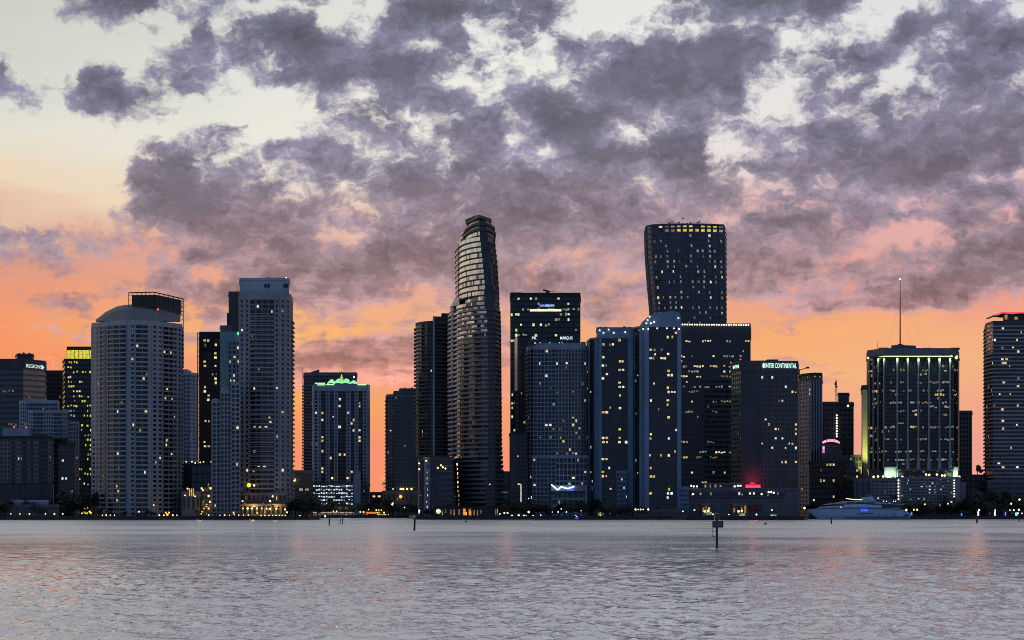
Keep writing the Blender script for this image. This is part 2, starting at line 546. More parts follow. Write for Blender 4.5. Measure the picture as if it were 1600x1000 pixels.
def build_water():
    m = MB()
    ys = [60.0]
    while ys[-1] < 560: ys.append(ys[-1] * (1 + 0.0015 + 0.0010 * (ys[-1] / 400)))
    near = ys[-1]
    while ys[-1] < 12000: ys.append(ys[-1] * 1.08)
    nx = 420
    def sm(t):
        t = min(1.0, max(0.0, t)); return t * t * (3 - 2 * t)
    ca, sa = math.cos(0.45), math.sin(0.45)
    def h(x, y):
        """wind chop; the short waves give way to the bump where the mesh gets too coarse for them"""
        k1, k2, k3 = sm((470 - y) / 300), sm((330 - y) / 200), sm((210 - y) / 110)
        if k1 <= 0: return 0.0
        p = Vector(((x * ca - y * sa) * 0.36, (x * sa + y * ca) * 0.43, 0.0))
        a = mnoise.noise(p) * 0.20 * k1
        if k2 > 0: a += mnoise.noise(p * 2.3 + Vector((7, 3, 1))) * 0.15 * k2
        if k3 > 0: a += mnoise.noise(p * 5.1 + Vector((2, 9, 4))) * 0.075 * k3
        a += 0.10 * k1 * mnoise.noise(Vector((x * 0.035, y * 0.05, 3.0)))
        # a faint wake trailing off either side of the channel marker
        u = x - 33.1
        if -7.5 < u < 4 and abs(y - 322 - 0.4 * u) < 5:
            d = (y - 322 - 0.4 * u) / 1.6
            a += (0.34 if u < 0 else 0.16) * math.exp(-d * d) * (0.6 + 0.8 * mnoise.noise(Vector((x * 1.1, 5, 2))))
        return a
    vs = []; k = 0
    for y in ys:
        hw = y * 0.29 + 4
        for i in range(nx):
            x = -hw + 2 * hw * i / (nx - 1)
            vs.append((x, y, h(x, y)))
    fs = []
    for j in range(len(ys) - 1):
        for i in range(nx - 1):
            a = j * nx + i
            fs.append((a, a + 1, a + nx + 1, a + nx))
    # calm rest of the bay around the rippled patch
    base = len(vs)
    FAR = 30000
    vs += [(-FAR, -3000, 0), (FAR, -3000, 0), (FAR, FAR, 0), (-FAR, FAR, 0)]
    lf = [j * nx for j in range(len(ys))]; rt = [j * nx + nx - 1 for j in range(len(ys))]
    bt = list(range(nx)); tp = [(len(ys) - 1) * nx + i for i in range(nx)]
    fs.append(tuple([base, base + 1] + bt[::-1]))
    fs.append(tuple([base + 1, base + 2] + rt[::-1]))
    fs.append(tuple([base + 2, base + 3] + tp))
    fs.append(tuple([base + 3, base] + lf))
    me = bpy.data.meshes.new('bay_water'); me.from_pydata(vs, [], fs)
    me.materials.append(water_mat())
    me.polygons.foreach_set('use_smooth', [True] * len(fs))
    o = bpy.data.objects.new('water', me); COL.objects.link(o)
    tag(o, 'grey rippled bay water', None, None, 'structure')
build_water()
# ------------------------------------------------------------------ shared materials
MAT = {
    'white': paint('white_stucco', (0.285, 0.308, 0.345)),
    'cream': paint('cream_stucco', (0.255, 0.265, 0.288)),
    'pale': paint('pale_blue_grey', (0.29, 0.36, 0.45)),
    'grey': paint('grey_concrete', (0.20, 0.22, 0.25)),
    'mid': paint('mid_grey_concrete', (0.115, 0.125, 0.145)),
    'tan': paint('tan_concrete', (0.21, 0.185, 0.16)),
    'stone': paint('dark_granite', (0.066, 0.072, 0.084), spec=0.35),
    'brown': paint('brown_cladding', (0.06, 0.045, 0.04), spec=0.3),
    'black': paint('black_metal', (0.020, 0.022, 0.027), rough=0.5, spec=0.3),
    'blue': paint('blue_grey_panel', (0.165, 0.26, 0.385)),
    'steel': paint('grey_steel', (0.16, 0.17, 0.19), rough=0.45, metal=0.5),
    'roof': paint('roof_gravel', (0.09, 0.085, 0.085)),
    'leadroof': paint('pale_metal_roof', (0.30, 0.36, 0.45), rough=0.5),
    'sail': paint('dark_bronze_panel', (0.028, 0.030, 0.036), rough=0.35, spec=0.5),
}
GL = {
    'res': [glass('dark_glass_a', (0.010, 0.014, 0.021), spec=.5), glass('dark_glass_b', (0.006, 0.009, 0.014), spec=.5), glass('curtained_glass', (0.034, 0.040, 0.050), rough=0.3)],
    'off': [glass('office_glass_a', (0.014, 0.018, 0.025), spec=0.6), glass('office_glass_b', (0.024, 0.030, 0.040), spec=0.6), glass('office_glass_c', (0.028, 0.031, 0.036), rough=0.25)],
    'grn': [glass('green_glass_a', (0.010, 0.020, 0.022)), glass('green_glass_b', (0.016, 0.030, 0.032)), glass('green_glass_c', (0.008, 0.014, 0.017))],
    'blu': [glass('slate_glass_a', (0.040, 0.052, 0.075), spec=0.6), glass('slate_glass_b', (0.028, 0.038, 0.056), spec=0.6), glass('slate_glass_c', (0.06, 0.072, 0.095), rough=.2)],
    'mir': [glass('mirror_glass_a', (0.60, 0.60, 0.57), rough=0.16, metal=0.95, bump=0.03, var=.12), glass('mirror_glass_b', (0.48, 0.485, 0.47), rough=0.2, metal=0.95, bump=0.04, var=.15), glass('mirror_glass_c', (0.10, 0.10, 0.11), rough=0.2, metal=0.6)],
}
LIT = [lamp('lit_room_yellow', s2l((255, 208, 128)), 0.68, uneven=0.5), lamp('lit_room_warm', s2l((255, 230, 180)), 0.85, uneven=0.4),
       lamp('lit_room_cool', s2l((225, 242, 255)), 0.9, uneven=0.4), lamp('lit_room_amber', s2l((226, 160, 84)), 0.45, uneven=0.6),
       lamp('lit_room_dim', s2l((235, 205, 150)), 0.20, uneven=0.6), lamp('lit_office_lime', s2l((232, 222, 70)), 0.85, uneven=0.35),
       lamp('lit_office_green', s2l((205, 255, 170)), 0.95, uneven=0.4), lamp('lit_office_blue', s2l((120, 170, 255)), 0.9, uneven=0.4),
       lamp('lit_office_pale', s2l((205, 205, 185)), 0.36, uneven=0.6)]
LITNAME = ['yellow lit window', 'warm white lit window', 'cool white lit window', 'amber lit window', 'dimly lit window',
           'lime yellow lit window', 'green tinted lit window', 'blue tinted lit window', 'faintly lit office window']
HOME = [0, 1, 1, 2, 3, 3, 4, 4, 4, 8, 8]
OFFICE = [0, 1, 8, 8, 8, 8, 4, 3]
RED = lamp('red_beacon_glow', s2l((255, 60, 70)), 1.6)
WHITE_LAMP = lamp('white_lamp_glow', s2l((255, 240, 215)), 2.2)
WARM_LAMP = lamp('warm_lamp_glow', s2l((255, 214, 140)), 2.4)
AMBER_LAMP = lamp('amber_lamp_glow', s2l((255, 168, 70)), 2.0)
COOL_LAMP = lamp('cool_lamp_glow', s2l((215, 235, 255)), 2.0)


def curve(p0, p1, mid, dyc, dye, n):
    """n+1 plan points (picture column, depth) along a bowed front"""
    out = []
    for i in range(n + 1):
        p = p0 + (p1 - p0) * i / n
        t = (p - mid) / max(abs(p0 - mid), abs(p1 - mid))
        out.append((p, dyc + (dye - dyc) * t * t))
    return out


class Bld:
    def __init__(self, name, label, D, px, cat='building', group=None, gz=GZ):
        self.D = D; self.X = wx(px, D); self.gz = gz
        self.root = empty(name, (self.X, D, gz), label, cat, group)
        self.mb = {}; self.wins = []; self.rng = random.Random(label)
        self.balc = []; self.litspots = []

    def p(self, px, dy): return (wx(px, self.D + dy) - self.X, dy)
    def z(self, py, dy=0.0): return wz(py, self.D + dy) - self.gz
    def m(self, px): return px * self.D / F

    def part(self, name, mat):
        k = (name, mat.name)
        if k not in self.mb: self.mb[k] = (MB(), mat)
        return self.mb[k][0]

    # --- one straight stretch of wall with its bays and storeys
    def facade(self, a, b, z0, z1, st):
        g = st.get
        wall = g('wall', MAT['grey'])
        dx, dy = b[0] - a[0], b[1] - a[1]
        Ln = math.hypot(dx, dy)
        if Ln < 0.2: return
        u = (dx / Ln, dy / Ln); n = (u[1], -u[0])
        fh = self.m(g('fh', 6.3)); nf = max(1, round((z1 - z0) / fh)); fh = (z1 - z0) / nf
        nb = g('n') or max(1, round(Ln / self.m(g('bw', 6.0))))
        w = Ln / nb; pier = g('pier', 0.3) * w; sp = g('sp', 0.35) * fh
        pd, sd = g('pd', 0.45), g('sd', 0.30)
        at = lambda s: (a[0] + u[0] * s, a[1] + u[1] * s)
        mw = self.part('wall', wall)
        if pier > 0:
            mp = self.part('pier', g('pmat')) if g('pmat') else mw
            for i in range(nb + 1):
                s0 = max(0.0, i * w - pier / 2); s1 = min(Ln, i * w + pier / 2)
                mp.slab(at(s0), at(s1), n, 0.0, pd, z0, z1)
        ms = self.part('spandrel', g('smat')) if g('smat') else mw
        for j in range(nf):
            if sp > 0: ms.slab(a, b, n, 0.0, sd, z0 + j * fh, z0 + j * fh + sp)
        gl = GL[g('gl', 'res')]; rng = self.rng
        lit = g('lit', 0.0); run = g('run', 0); lset = g('lset', HOME)
        rows = g('rows', {})
        def glazing(s0, s1, za, zb, off):
            A = at(s0); B_ = at(s1)
            A = (A[0] + n[0] * off, A[1] + n[1] * off); B_ = (B_[0] + n[0] * off, B_[1] + n[1] * off)
            return [(*A, za), (*B_, za), (*B_, zb), (*A, zb)]
        for j in range(nf):
            za = z0 + j * fh + sp; zb = z0 + (j + 1) * fh
            hot = [None] * nb
            fr = 1 - j / nf
            pl = rows.get(nf - 1 - j, lit)                  # storeys counted from the top
            if callable(pl): pl = pl(fr)
            if not g('whole') and pl < 0.7: pl *= (0.62 if run else 0.5)
            if run:
                i = 0
                act = rng.random() < g('act', 0.7) or (nf - 1 - j) in rows
                while i < nb:
                    if act and rng.random() < pl:
                        k = rng.randint(1, run); mi = rng.choice(lset)
                        for q in range(i, min(nb, i + k)):
                            if rng.random() < 0.85: hot[q] = mi
                        i += k + 1
                    else: i += 1
            else:
                for i in range(nb):
                    if rng.random() < pl: hot[i] = rng.choice(lset)
            for i in range(nb):
                s0, s1 = i * w + pier / 2, (i + 1) * w - pier / 2
                self.wins.append((glazing(s0, s1, za, zb, 0.06), gl[0] if rng.random() < 0.5 else rng.choice(gl), None, n[1]))
                if hot[i] is not None:
                    c = at((s0 + s1) / 2)
                    ww = s1 - s0; hh = zb - za
                    if g('whole'): q0, q1, y0, y1 = s0, s1, za, zb
                    else:
                        k = min(1.0, self.m(g('lw', 3.0) * .75) * rng.uniform(0.5, 1.35) / ww); q0 = s0 + rng.random() * (1 - k) * ww; q1 = q0 + k * ww
                        kh = rng.uniform(0.4, 0.85); y0 = za + rng.random() * (1 - kh) * hh; y1 = y0 + kh * hh
                    self.wins.append((glazing(q0, q1, y0, y1, 0.10), LIT[hot[i]], LITNAME[hot[i]], n[1]))
                self.litspots.append((glazing(s0, s1, za, zb, 0.12), n[1]))

    def light_at(self, px, py, k=1, r=6.0):
        """light the window that the photograph shows lit nearest this spot"""
        best = None
        for q, ny in self.litspots:
            x = sum(v[0] for v in q) / 4 + self.X; y = sum(v[1] for v in q) / 4 + self.D; z = sum(v[2] for v in q) / 4 + self.gz
            d = (800 + F * x / y - px) ** 2 + (HY - F * (z - CAMH) / y - py) ** 2
            if best is None or d < best[0]: best = (d, q, ny)
        if best and best[0] < r * r * 4:
            q = [Vector(v) for v in best[1]]
            w = self.m(3.2 * self.rng.uniform(0.75, 1.3)); L0 = (q[1] - q[0]).length
            f = min(1.0, w / L0); s = self.rng.random() * (1 - f)
            h = self.m(3.4 * self.rng.uniform(0.75, 1.2)); H0 = (q[3] - q[0]).length; g = min(1.0, h / H0)
            a = q[0] + (q[1] - q[0]) * s; e = (q[1] - q[0]) * f; u = (q[3] - q[0]) * g
            o = (q[3] - q[0]) * ((1 - g) * 0.6)
            self.wins.append(([tuple(a + o), tuple(a + e + o), tuple(a + e + u + o), tuple(a + u + o)], LIT[k], LITNAME[k], best[2]))

    def balcony(self, path, z0, z1, nf, depth, slabm, railm, name='balcony', thick=0.35, rail=1.05, skip=0):
        nrm = []
        for i in range(len(path)):
            a = path[max(0, i - 1)]; b = path[min(len(path) - 1, i + 1)]
            dx, dy = b[0] - a[0], b[1] - a[1]; l = math.hypot(dx, dy) or 1
            nrm.append((dy / l, -dx / l))
        o = [(p[0] + q[0] * depth, p[1] + q[1] * depth) for p, q in zip(path, nrm)]
        oi = [(p[0] + q[0] * (depth - 0.15), p[1] + q[1] * (depth - 0.15)) for p, q in zip(path, nrm)]
        ii = [(p[0] + q[0] * 0.05, p[1] + q[1] * 0.05) for p, q in zip(path, nrm)]
        fh = (z1 - z0) / nf
        for j in range(skip, nf):
            z = z0 + j * fh
            m = MB(); rl = MB()
            for i in range(len(path) - 1):
                m.hexa([(*o[i], z), (*o[i + 1], z), (*ii[i + 1], z), (*ii[i], z),
                        (*o[i], z + thick), (*o[i + 1], z + thick), (*ii[i + 1], z + thick), (*ii[i], z + thick)], 0)
                if rail:
                    rl.hexa([(*o[i], z + thick + .002), (*o[i + 1], z + thick + .002), (*oi[i + 1], z + thick + .002), (*oi[i], z + thick + .002),
                            (*o[i], z + thick + rail), (*o[i + 1], z + thick + rail), (*oi[i + 1], z + thick + rail), (*oi[i], z + thick + rail)])
            self.balc.append((m, [slabm, railm], name, rl))

    def tier(self, path, top, bot, sts, cap=3.0, wall=None, capm=None, core='wall', roofm=None, capd=0.5):
        """a storey block: path = plan points (column, depth), left back to right back"""
        wall = wall or MAT['grey']
        P = [self.p(*q) for q in path]
        d0 = min(q[1] for q in path)
        z1 = self.z(top, d0); z0 = 0.0 if bot is None else self.z(bot, d0)
        self.part(core, wall).prism(P, z0, z1 - 0.02)
        zc = z1 - self.m(cap)
        if isinstance(sts, dict) or sts is None: sts = [sts] * (len(P) - 1)
        for i in range(len(P) - 1):
            if sts[i]: self.facade(P[i], P[i + 1], z0, zc, sts[i])
        cm = MB()
        for i in range(len(P) - 1):
            a, b = P[i], P[i + 1]; l = math.hypot(b[0] - a[0], b[1] - a[1])
            if l < 0.1: continue
            n = ((b[1] - a[1]) / l, -(b[0] - a[0]) / l)
            cm.slab(a, b, n, -0.4, capd, zc + 0.003, z1 + 0.9 + 0.001 * i)
        cm.build('parapet', capm or wall, self.root)
        return P, z0, zc, z1

    def box(self, part, mat, px0, px1, dy0, dy1, top, bot):
        a = self.p(px0, dy0); b = self.p(px1, dy0)
        self.part(part, mat).box(a[0], b[0], dy0, dy1, self.z(bot, dy0), self.z(top, dy0))

    def clutter(self, px0, px1, dy0, dy1, top, hmax=5, n=6):
        """plant rooms, tanks and whip aerials on a roof"""
        r = self.rng
        z = self.z(top, dy0)
        for _ in range(n):
            p = r.uniform(px0, px1); w = self.m(r.uniform(1.5, max(2.2, (px1 - px0) * 0.16)))
            x = self.p(p, (dy0 + dy1) / 2)[0]; y = r.uniform(dy0 + 2, dy1 - 2)
            m = MB(); m.box(x - w / 2, x + w / 2, y - 2, y + 2, z, z + 0.9 + self.m(r.uniform(0.25, 1.0) * hmax))
            m.build('roof_plant', MAT['stone'], self.root)
        for _ in range(max(1, n // 3)):
            x = self.p(r.uniform(px0, px1), dy0)[0]; y = r.uniform(dy0 + 2, dy1 - 2)
            m = MB(); m.tube((x, y, z), (x, y, z + self.m(hmax * 1.6)), 0.16, 0.1, 4)
            m.build('aerial', MAT['black'], self.root)

    def beacon(self, px, py, dy=0.0, mat=None, r=0.9, name='beacon'):
        m = MB(); x, y = self.p(px, dy)
        m.ball((x, y, self.z(py, dy)), r, 6, 4)
        m.build(name, mat or RED, self.root)

    def face_sign(self, p0, p1, txt, at, py, size, frac, mat, off=0.8):
        """raised letters along the wall p0-p1; at = place of their middle, frac = share of the wall they cover"""
        A, B_ = self.p(*p0), self.p(*p1); dx, dy = B_[0] - A[0], B_[1] - A[1]; l = math.hypot(dx, dy)
        n = (dy / l, -dx / l); dyc = p0[1] + (p1[1] - p0[1]) * at
        x, y = A[0] + dx * at + n[0] * off, A[1] + dy * at + n[1] * off
        return text_part(txt, 'sign', mat, self.root, (x, y, self.z(py, dyc)), self.m(size), rotz=math.atan2(dy, dx), width=l * frac)

    def finish(self):
        for (name, _), (m, mat) in self.mb.items(): m.build(name, mat, self.root)
        # balconies: each storey its own part (the hundred largest), the rest together
        bl = self.balc
        for m, mats, name, rl in bl[-100:]:
            o = m.build(name, mats, self.root)
            if rl is not None and rl.f: rl.build('railing', mats[1], o)
        if len(bl) > 100:
            q = MB()
            for m, mats, name, rl in bl[:-100]:
                k = len(q.v); q.v += m.v; q.f += [tuple(i + k for i in f) for f in m.f]; q.m += m.m
                if rl is not None and rl.f:
                    k = len(q.v); q.v += rl.v; q.f += [tuple(i + k for i in f) for f in rl.f]; q.m += [1] * len(rl.f)
            tag(q.build('balcony', bl[0][1], self.root), kind='stuff')
        # windows: the hundred that show most as parts, the rest together
        lit = [w for w in self.wins if w[2]]; dark = [w for w in self.wins if not w[2]]
        lit.sort(key=lambda w: w[3]); dark.sort(key=lambda w: w[3])
        self.rng.shuffle(lit)
        single = lit[:100]
        front = [w for w in dark if w[3] < -0.3]; back = [w for w in dark if w[3] >= -0.3]
        self.rng.shuffle(front)
        need = 100 - len(single)
        single += front[:need]; rest = lit[100:] + front[need:] + back
        for q, mat, lab, _ in single:
            m = MB(); m.face(q); o = m.build('window', mat, self.root)
            if lab: o['label'] = lab
        if rest:
            mats = []; m = MB()
            for q, mat, lab, _ in rest:
                if mat not in mats: mats.append(mat)
                m.face(q, mats.index(mat))
            tag(m.build('window', mats, self.root), kind='stuff')
        return self.root
# ------------------------------------------------------------------ the skyline, left to right
def st(**k): return k

# bank office with banded front
b = Bld('office_building', 'grey banded office block with white lettering on its top right corner', 1950, 35)
S1 = st(wall=MAT['mid'], fh=8.6, bw=5, pier=0.0, sp=0.5, sd=0.4, gl='off', lit=0.16, run=4, lset=[8, 8, 8, 4, 2])
S2 = st(wall=paint('pinkish_band', (0.34, 0.30, 0.31)), fh=8.6, n=9, pier=0.0, sp=0.62, sd=0.4, gl='off', lit=0.03)
b.tier([(-60, 40), (-60, 4), (36, 0), (70, 26), (72, 50)], 562, None, [None, S1, S2, S1], cap=13, wall=MAT['stone'], capd=0.6)
b.tier([(24, 34), (27, 12), (51, 12), (53, 34)], 554, 563, None, cap=1, wall=MAT['stone'])
b.clutter(28, 50, 14, 30, 554, 3, 4)
b.face_sign((36, 0), (70, 26), 'REGIONS', .48, 572.8, 8, .72, lamp('white_sign_glow', s2l((225, 255, 245)), .85))
x, y = b.p(67.2, 24); m = MB(); k = b.m(3.6)
m.hexa([(x - k * .8, y - 2.6, b.z(574, 20)), (x, y - 2.6, b.z(574, 20) - k), (x, y - 2.2, b.z(574, 20) - k), (x - k * .8, y - 2.2, b.z(574, 20)),
        (x, y - 2.6, b.z(574, 20) + k), (x + k * .8, y - 2.6, b.z(574, 20)), (x + k * .8, y - 2.2, b.z(574, 20)), (x, y - 2.2, b.z(574, 20) + k)])
m.build('sign_emblem', bpy.data.materials['white_sign_glow'], b.root)
b.finish()

b = Bld('office_building', 'dark brown vertically striped block between the banded office and yellow lit tower', 2080, 88)
b.tier([(66, 40), (66, 0), (112, 0), (112, 40)], 580, None, st(wall=MAT['brown'], fh=6.5, bw=3.4, pier=0.42, sp=0.25, pd=0.9, gl='off', lit=0.04, smat=MAT['mid']), cap=5, wall=MAT['brown'])
b.finish()

b = Bld('office_tower', 'black office tower with glowing yellow top storeys and yellow window bands', 1860, 125)
YL = [5, 5, 5, 1, 8]
SO = st(wall=MAT['black'], fh=7.6, bw=4.2, pier=0.0, sp=0.45, sd=0.3, gl='off', lit=0.42, run=5, act=0.9, lset=YL, rows={9: .6, 12: .02, 19: .8, 20: .6, 22: .8, 23: .8, 24: .75})
b.tier([(98, 34), (101, 0), (152, 0), (152, 34)], 562, None, [SO, SO, None], cap=2, wall=MAT['black'])
SY = st(wall=MAT['black'], fh=16, bw=6, pier=0.12, sp=0.1, gl='off', lit=0.95, lset=[5], whole=True)
b.tier([(105, 30), (105, 2), (152, 2), (152, 30)], 543, 562, [None, SY, None], cap=4, wall=MAT['brown'])
b.finish()

b = Bld('apartment_block', 'small stepped pale blue apartment block above the low dark flats', 1700, 75)
SP = st(wall=MAT['pale'], fh=6.2, bw=4.4, pier=0.42, sp=0.42, gl='res', lit=0.03)
SG = st(wall=MAT['pale'], fh=6.2, bw=4.8, pier=0.08, sp=0.3, gl='off', lit=0.03)
b.tier([(31, 40), (32, 14), (42, 12), (90, 12), (92, 40)], 627, None, [SP, SP, SG, SP], cap=3.5, wall=MAT['pale'])
b.tier([(44, 12), (45, 2), (52, 0), (68, 0), (84, 0), (96, 0), (106, 6), (106, 12)], 642, None, [SP, SP, SG, SP, SG, SP, SP], cap=3.5, wall=MAT['pale'])
b.tier([(105, 30), (106, 8), (122, 12), (123, 30)], 660, None, [None, SP, SP], cap=2.5, wall=MAT['pale'])
b.beacon(22, 667, -4); b.beacon(41, 668, -4)
b.box('parapet', MAT['pale'], 4, 46, -8, 4, 669, 690)
b.finish()

b = Bld('apartment_block', 'low dark waterfront flats with pale gridded window bays', 1590, 42)
SL = st(wall=paint('dim_frame', (0.19, 0.185, 0.18)), fh=7.2, n=3, pier=0.3, sp=0.3, pd=0.5, sd=0.4, gl='off', lit=0.04)
SD = st(wall=MAT['black'], fh=7.2, bw=7, pier=0.0, sp=0.3, gl='off', lit=0.02)
b.tier([(-60, 30), (-60, 0), (-30, 0), (-8, 0), (0, 0), (18, 0), (24, 0), (35, 0), (43, 0), (48, 0), (52, 0), (61, 0), (75, 0), (82, 0), (83, 30)], 683, 755,
       [None, SL, SD, SL, SL, SD, SL, SD, st(**{**SL, 'n': 1}), SD, SL, SD, st(**{**SL, 'n': 1}), None], cap=3, wall=MAT['black'])
b.tier([(-60, 26), (-60, 1), (83, 1), (83, 26)], 754, None, [None, st(wall=MAT['stone'], fh=14, bw=9, pier=0.3, sp=0.4, gl='off', lit=0.0), None], cap=2, wall=MAT['stone'])
b.box('terrace', MAT['mid'], 16, 74, -14, -2, 781, 789)
b.clutter(-20, 80, 4, 26, 683, 4, 5)
b.finish()

b = Bld('apartment_block', 'low dark flats with thin pale floor lines beside the curved white tower', 1600, 100)
SL2 = st(wall=paint('dim_frame_b', (0.15, 0.145, 0.14)), fh=6.8, n=4, pier=0.05, sp=0.18, pd=0.4, sd=0.5, gl='off', lit=0.03)
b.tier([(83, 30), (84.5, 0), (118, 0), (119, 30)], 694, None, [None, SL2, None], cap=2, wall=MAT['black'])
b.tier([(84, 28), (86, 4), (106, 4), (107, 28)], 687, 694, None, cap=2, wall=MAT['black'])
b.light_at(98, 717, 1); b.light_at(108, 749, 2); b.light_at(98, 748, 1)
b.finish()

# curved white tower
b = Bld('apartment_tower', 'curved white balcony tower with domed roof and dark crown frame', 1540, 214)
def front(px): return 30 * ((px - 208) / 70.0) ** 2
seg = [(144, 'w'), (150, 'w'), (157, 'b'), (166, 's'), (169, 'b'), (178, 'b'), (188, 'b'), (198, 's'), (203, 'w'), (212, 'b'), (222, 'b'), (231, 's'), (237, 'w'), (246, 'w'), (254, 'b'), (263, 'b'), (270, 'w'), (277, 'w'), (283, None)]
path = [(143, 60)] + [(p, front(p)) for p, _ in seg] + [(285, 62)]
fh = 7.35
SW = st(wall=MAT['white'], fh=fh, n=1, pier=0.42, sp=0.48, sd=0.3, pd=0.42, gl='res', lit=0.012)
SB = st(wall=MAT['white'], fh=fh, n=1, pier=0.10, sp=0.16, sd=0.2, pd=0.7, gl='res', lit=0.035)
kind = {'w': SW, 'b': SB, 's': None}
P, z0, zc, z1 = b.tier(path, 502, None, [SW] + [kind[k] for _, k in seg[:-1]] + [SW], cap=6, wall=MAT['white'])
nf = max(1, round((zc - z0) / b.m(fh)))
i = 0
while i < len(seg) - 1:
    if seg[i][1] == 'b':
        j = i
        while seg[j][1] == 'b': j += 1
        b.balcony([b.p(p, front(p)) for p, _ in seg[i:j + 1]], z0, zc, nf, 1.7, MAT['white'], MAT['white'], rail=0.75)
        i = j
    else: i += 1
b.balcony([b.p(283, 38), b.p(284.4, 56)], z0, zc, nf, 1.6, MAT['white'], MAT['white'], rail=0.8)
# domed roof: a barrel whose height changes along the front
prof = [(150, 499), (157, 494), (164, 488), (172, 484), (182, 479), (194, 476.5), (206, 475.5), (222, 475.5), (240, 476), (252, 479), (264, 483), (274, 487), (282, 491)]
m = b.part('roof', paint('dome_roof', (0.125, 0.137, 0.162)))
for i in range(len(prof) - 1):
    (pa, ya), (pb, yb) = prof[i], prof[i + 1]
    for fa, fb, ha, hb in ((0.0, .25, 0.0, .72), (.25, .55, .72, 1.0), (.55, 1.0, 1.0, 1.0)):
        q = []
        for p_, y_, f_, h_ in ((pa, ya, fa, ha), (pb, yb, fa, ha), (pb, yb, fb, hb), (pa, ya, fb, hb)):
            d = front(p_) + (58 - front(p_)) * f_; x = b.p(p_, front(p_))[0] + (b.p(p_, d)[0] - b.p(p_, front(p_))[0])
            zt = b.z(y_, d); zb = b.z(501.5, d)
            q.append((x, d, zb + (zt - zb) * h_))
        m.face(q)
    q = [b.p(pa, 58), b.p(pb, 58)]
    m.face([(*q[1], b.z(503, 58)), (*q[0], b.z(503, 58)), (*q[0], b.z(ya, 58)), (*q[1], b.z(yb, 58))])
# crown frame
cf = b.part('crown_frame', MAT['black'])
pts = [(201, 24, 457.5), (241, 18, 456.5), (286, 44, 467)]
for (pa, da, ya), (pb, db, yb) in zip(pts, pts[1:]):
    A, B_ = b.p(pa, da), b.p(pb, db)
    cf.tube((*A, b.z(ya, da)), (*B_, b.z(yb, db)), 0.55, seg=4)
    k = 6
    for i in range(k + 1):
        t = i / k; x = A[0] + (B_[0] - A[0]) * t; y = A[1] + (B_[1] - A[1]) * t
        zt = b.z(ya, da) + (b.z(yb, db) - b.z(ya, da)) * t
        cf.tube((x, y, b.z(492, y)), (x, y, zt), 0.32, seg=4)
    for s in (0.25, 0.62):
        cf.tube((*A, b.z(ya, da) - s * 9), (*B_, b.z(yb, db) - s * 9), 0.22, seg=4)
cs = b.part('crown_screen', MAT['stone'])
A, B_ = b.p(206, 26), b.p(241, 21); C_ = b.p(281, 44)
cs.hexa([(*A, b.z(480, 26)), (*B_, b.z(480, 21)), (B_[0], B_[1] + 14, b.z(480, 35)), (A[0], A[1] + 14, b.z(480, 40)),
         (*A, b.z(461, 26)), (*B_, b.z(460.5, 21)), (B_[0], B_[1] + 14, b.z(460.5, 35)), (A[0], A[1] + 14, b.z(461, 40))])
cs.hexa([(B_[0] + .01, B_[1], b.z(488, 21)), (*C_, b.z(492, 44)), (C_[0], C_[1] + 8, b.z(492, 52)), (B_[0] + .01, B_[1] + 14, b.z(488, 35)),
         (B_[0] + .01, B_[1], b.z(460.5, 21)), (*C_, b.z(469, 44)), (C_[0], C_[1] + 8, b.z(469, 52)), (B_[0] + .01, B_[1] + 14, b.z(460.5, 35))])
q = b.p(286.4, 46); zt = b.z(467, 46); zb = b.z(572, 46)
cf.tube((*q, zb), (*q, zt), 0.38, seg=4)
qi = b.p(283.2, 46)
for i in range(17):
    z = zb + (zt - zb) * i / 16
    cf.tube((*qi, z), (*q, z), 0.40, seg=4)
b.beacon(247, 483.5, 8)
for px, py, k in ((220, 541, 1), (204, 559, 0), (262, 553, 1), (263, 552, 0), (222, 590, 1), (222, 584, 3), (157, 598, 3), (259, 605, 1), (262, 620, 1), (264, 620, 0), (181, 644, 2), (222, 643, 1), (206, 667, 1), (258, 689, 1), (258, 697, 1), (250, 712, 1), (186, 712, 2), (263, 713, 2), (186, 763, 0), (180, 764, 5), (185, 784, 5)):
    b.light_at(px, py, k)
b.finish()

b = Bld('apartment_tower', 'distant pale blue grey tower wedged behind right of the curved white tower', 1850, 296)
b.tier([(272, 40), (272, 0), (296, 0), (309, 16), (310, 40)], 583, None, [None, SP, st(**{**SP, 'lit': .06}), None], cap=3, wall=MAT['pale'])
b.box('roof_plant', MAT['pale'], 276, 293, 8, 30, 577, 584)
b.finish()

b = Bld('apartment_tower', 'dark slim tower with open corner frame and scattered yellow windows', 1720, 327)
SK = st(wall=MAT['black'], fh=6.6, bw=5.5, pier=0.12, sp=0.2, pd=0.35, sd=0.25, gl='off', lit=0.05, lset=[0, 1, 0, 4])
b.tier([(311, 40), (312, 0), (345, 0), (345, 40)], 520, None, [SK, SK, None], cap=3, wall=MAT['black'])
fr = b.part('corner_frame', MAT['black'])
for py in range(521, 700, 9):
    q = b.p(308.6, 1); q2 = b.p(312, 1)
    fr.tube((*q, b.z(py, 1)), (*q2, b.z(py, 1)), 0.3, seg=4)
q = b.p(308.6, 1); fr.tube((*q, b.z(700, 1)), (*q, b.z(519.5, 1)), 0.4, seg=4)
for px, py, k in ((320, 535, 1), (328, 535, 0), (335, 536, 1), (337, 553, 0), (320, 566, 1), (321, 571, 0), (338, 560, 1), (338, 572, 1), (339, 590, 1), (339, 598, 1), (322, 603, 0), (320, 610, 1), (323, 615, 1), (325, 627, 1), (321, 655, 0), (320, 690, 1), (320, 700, 1), (328, 700, 0)):
    b.light_at(px, py, k)
b.finish()

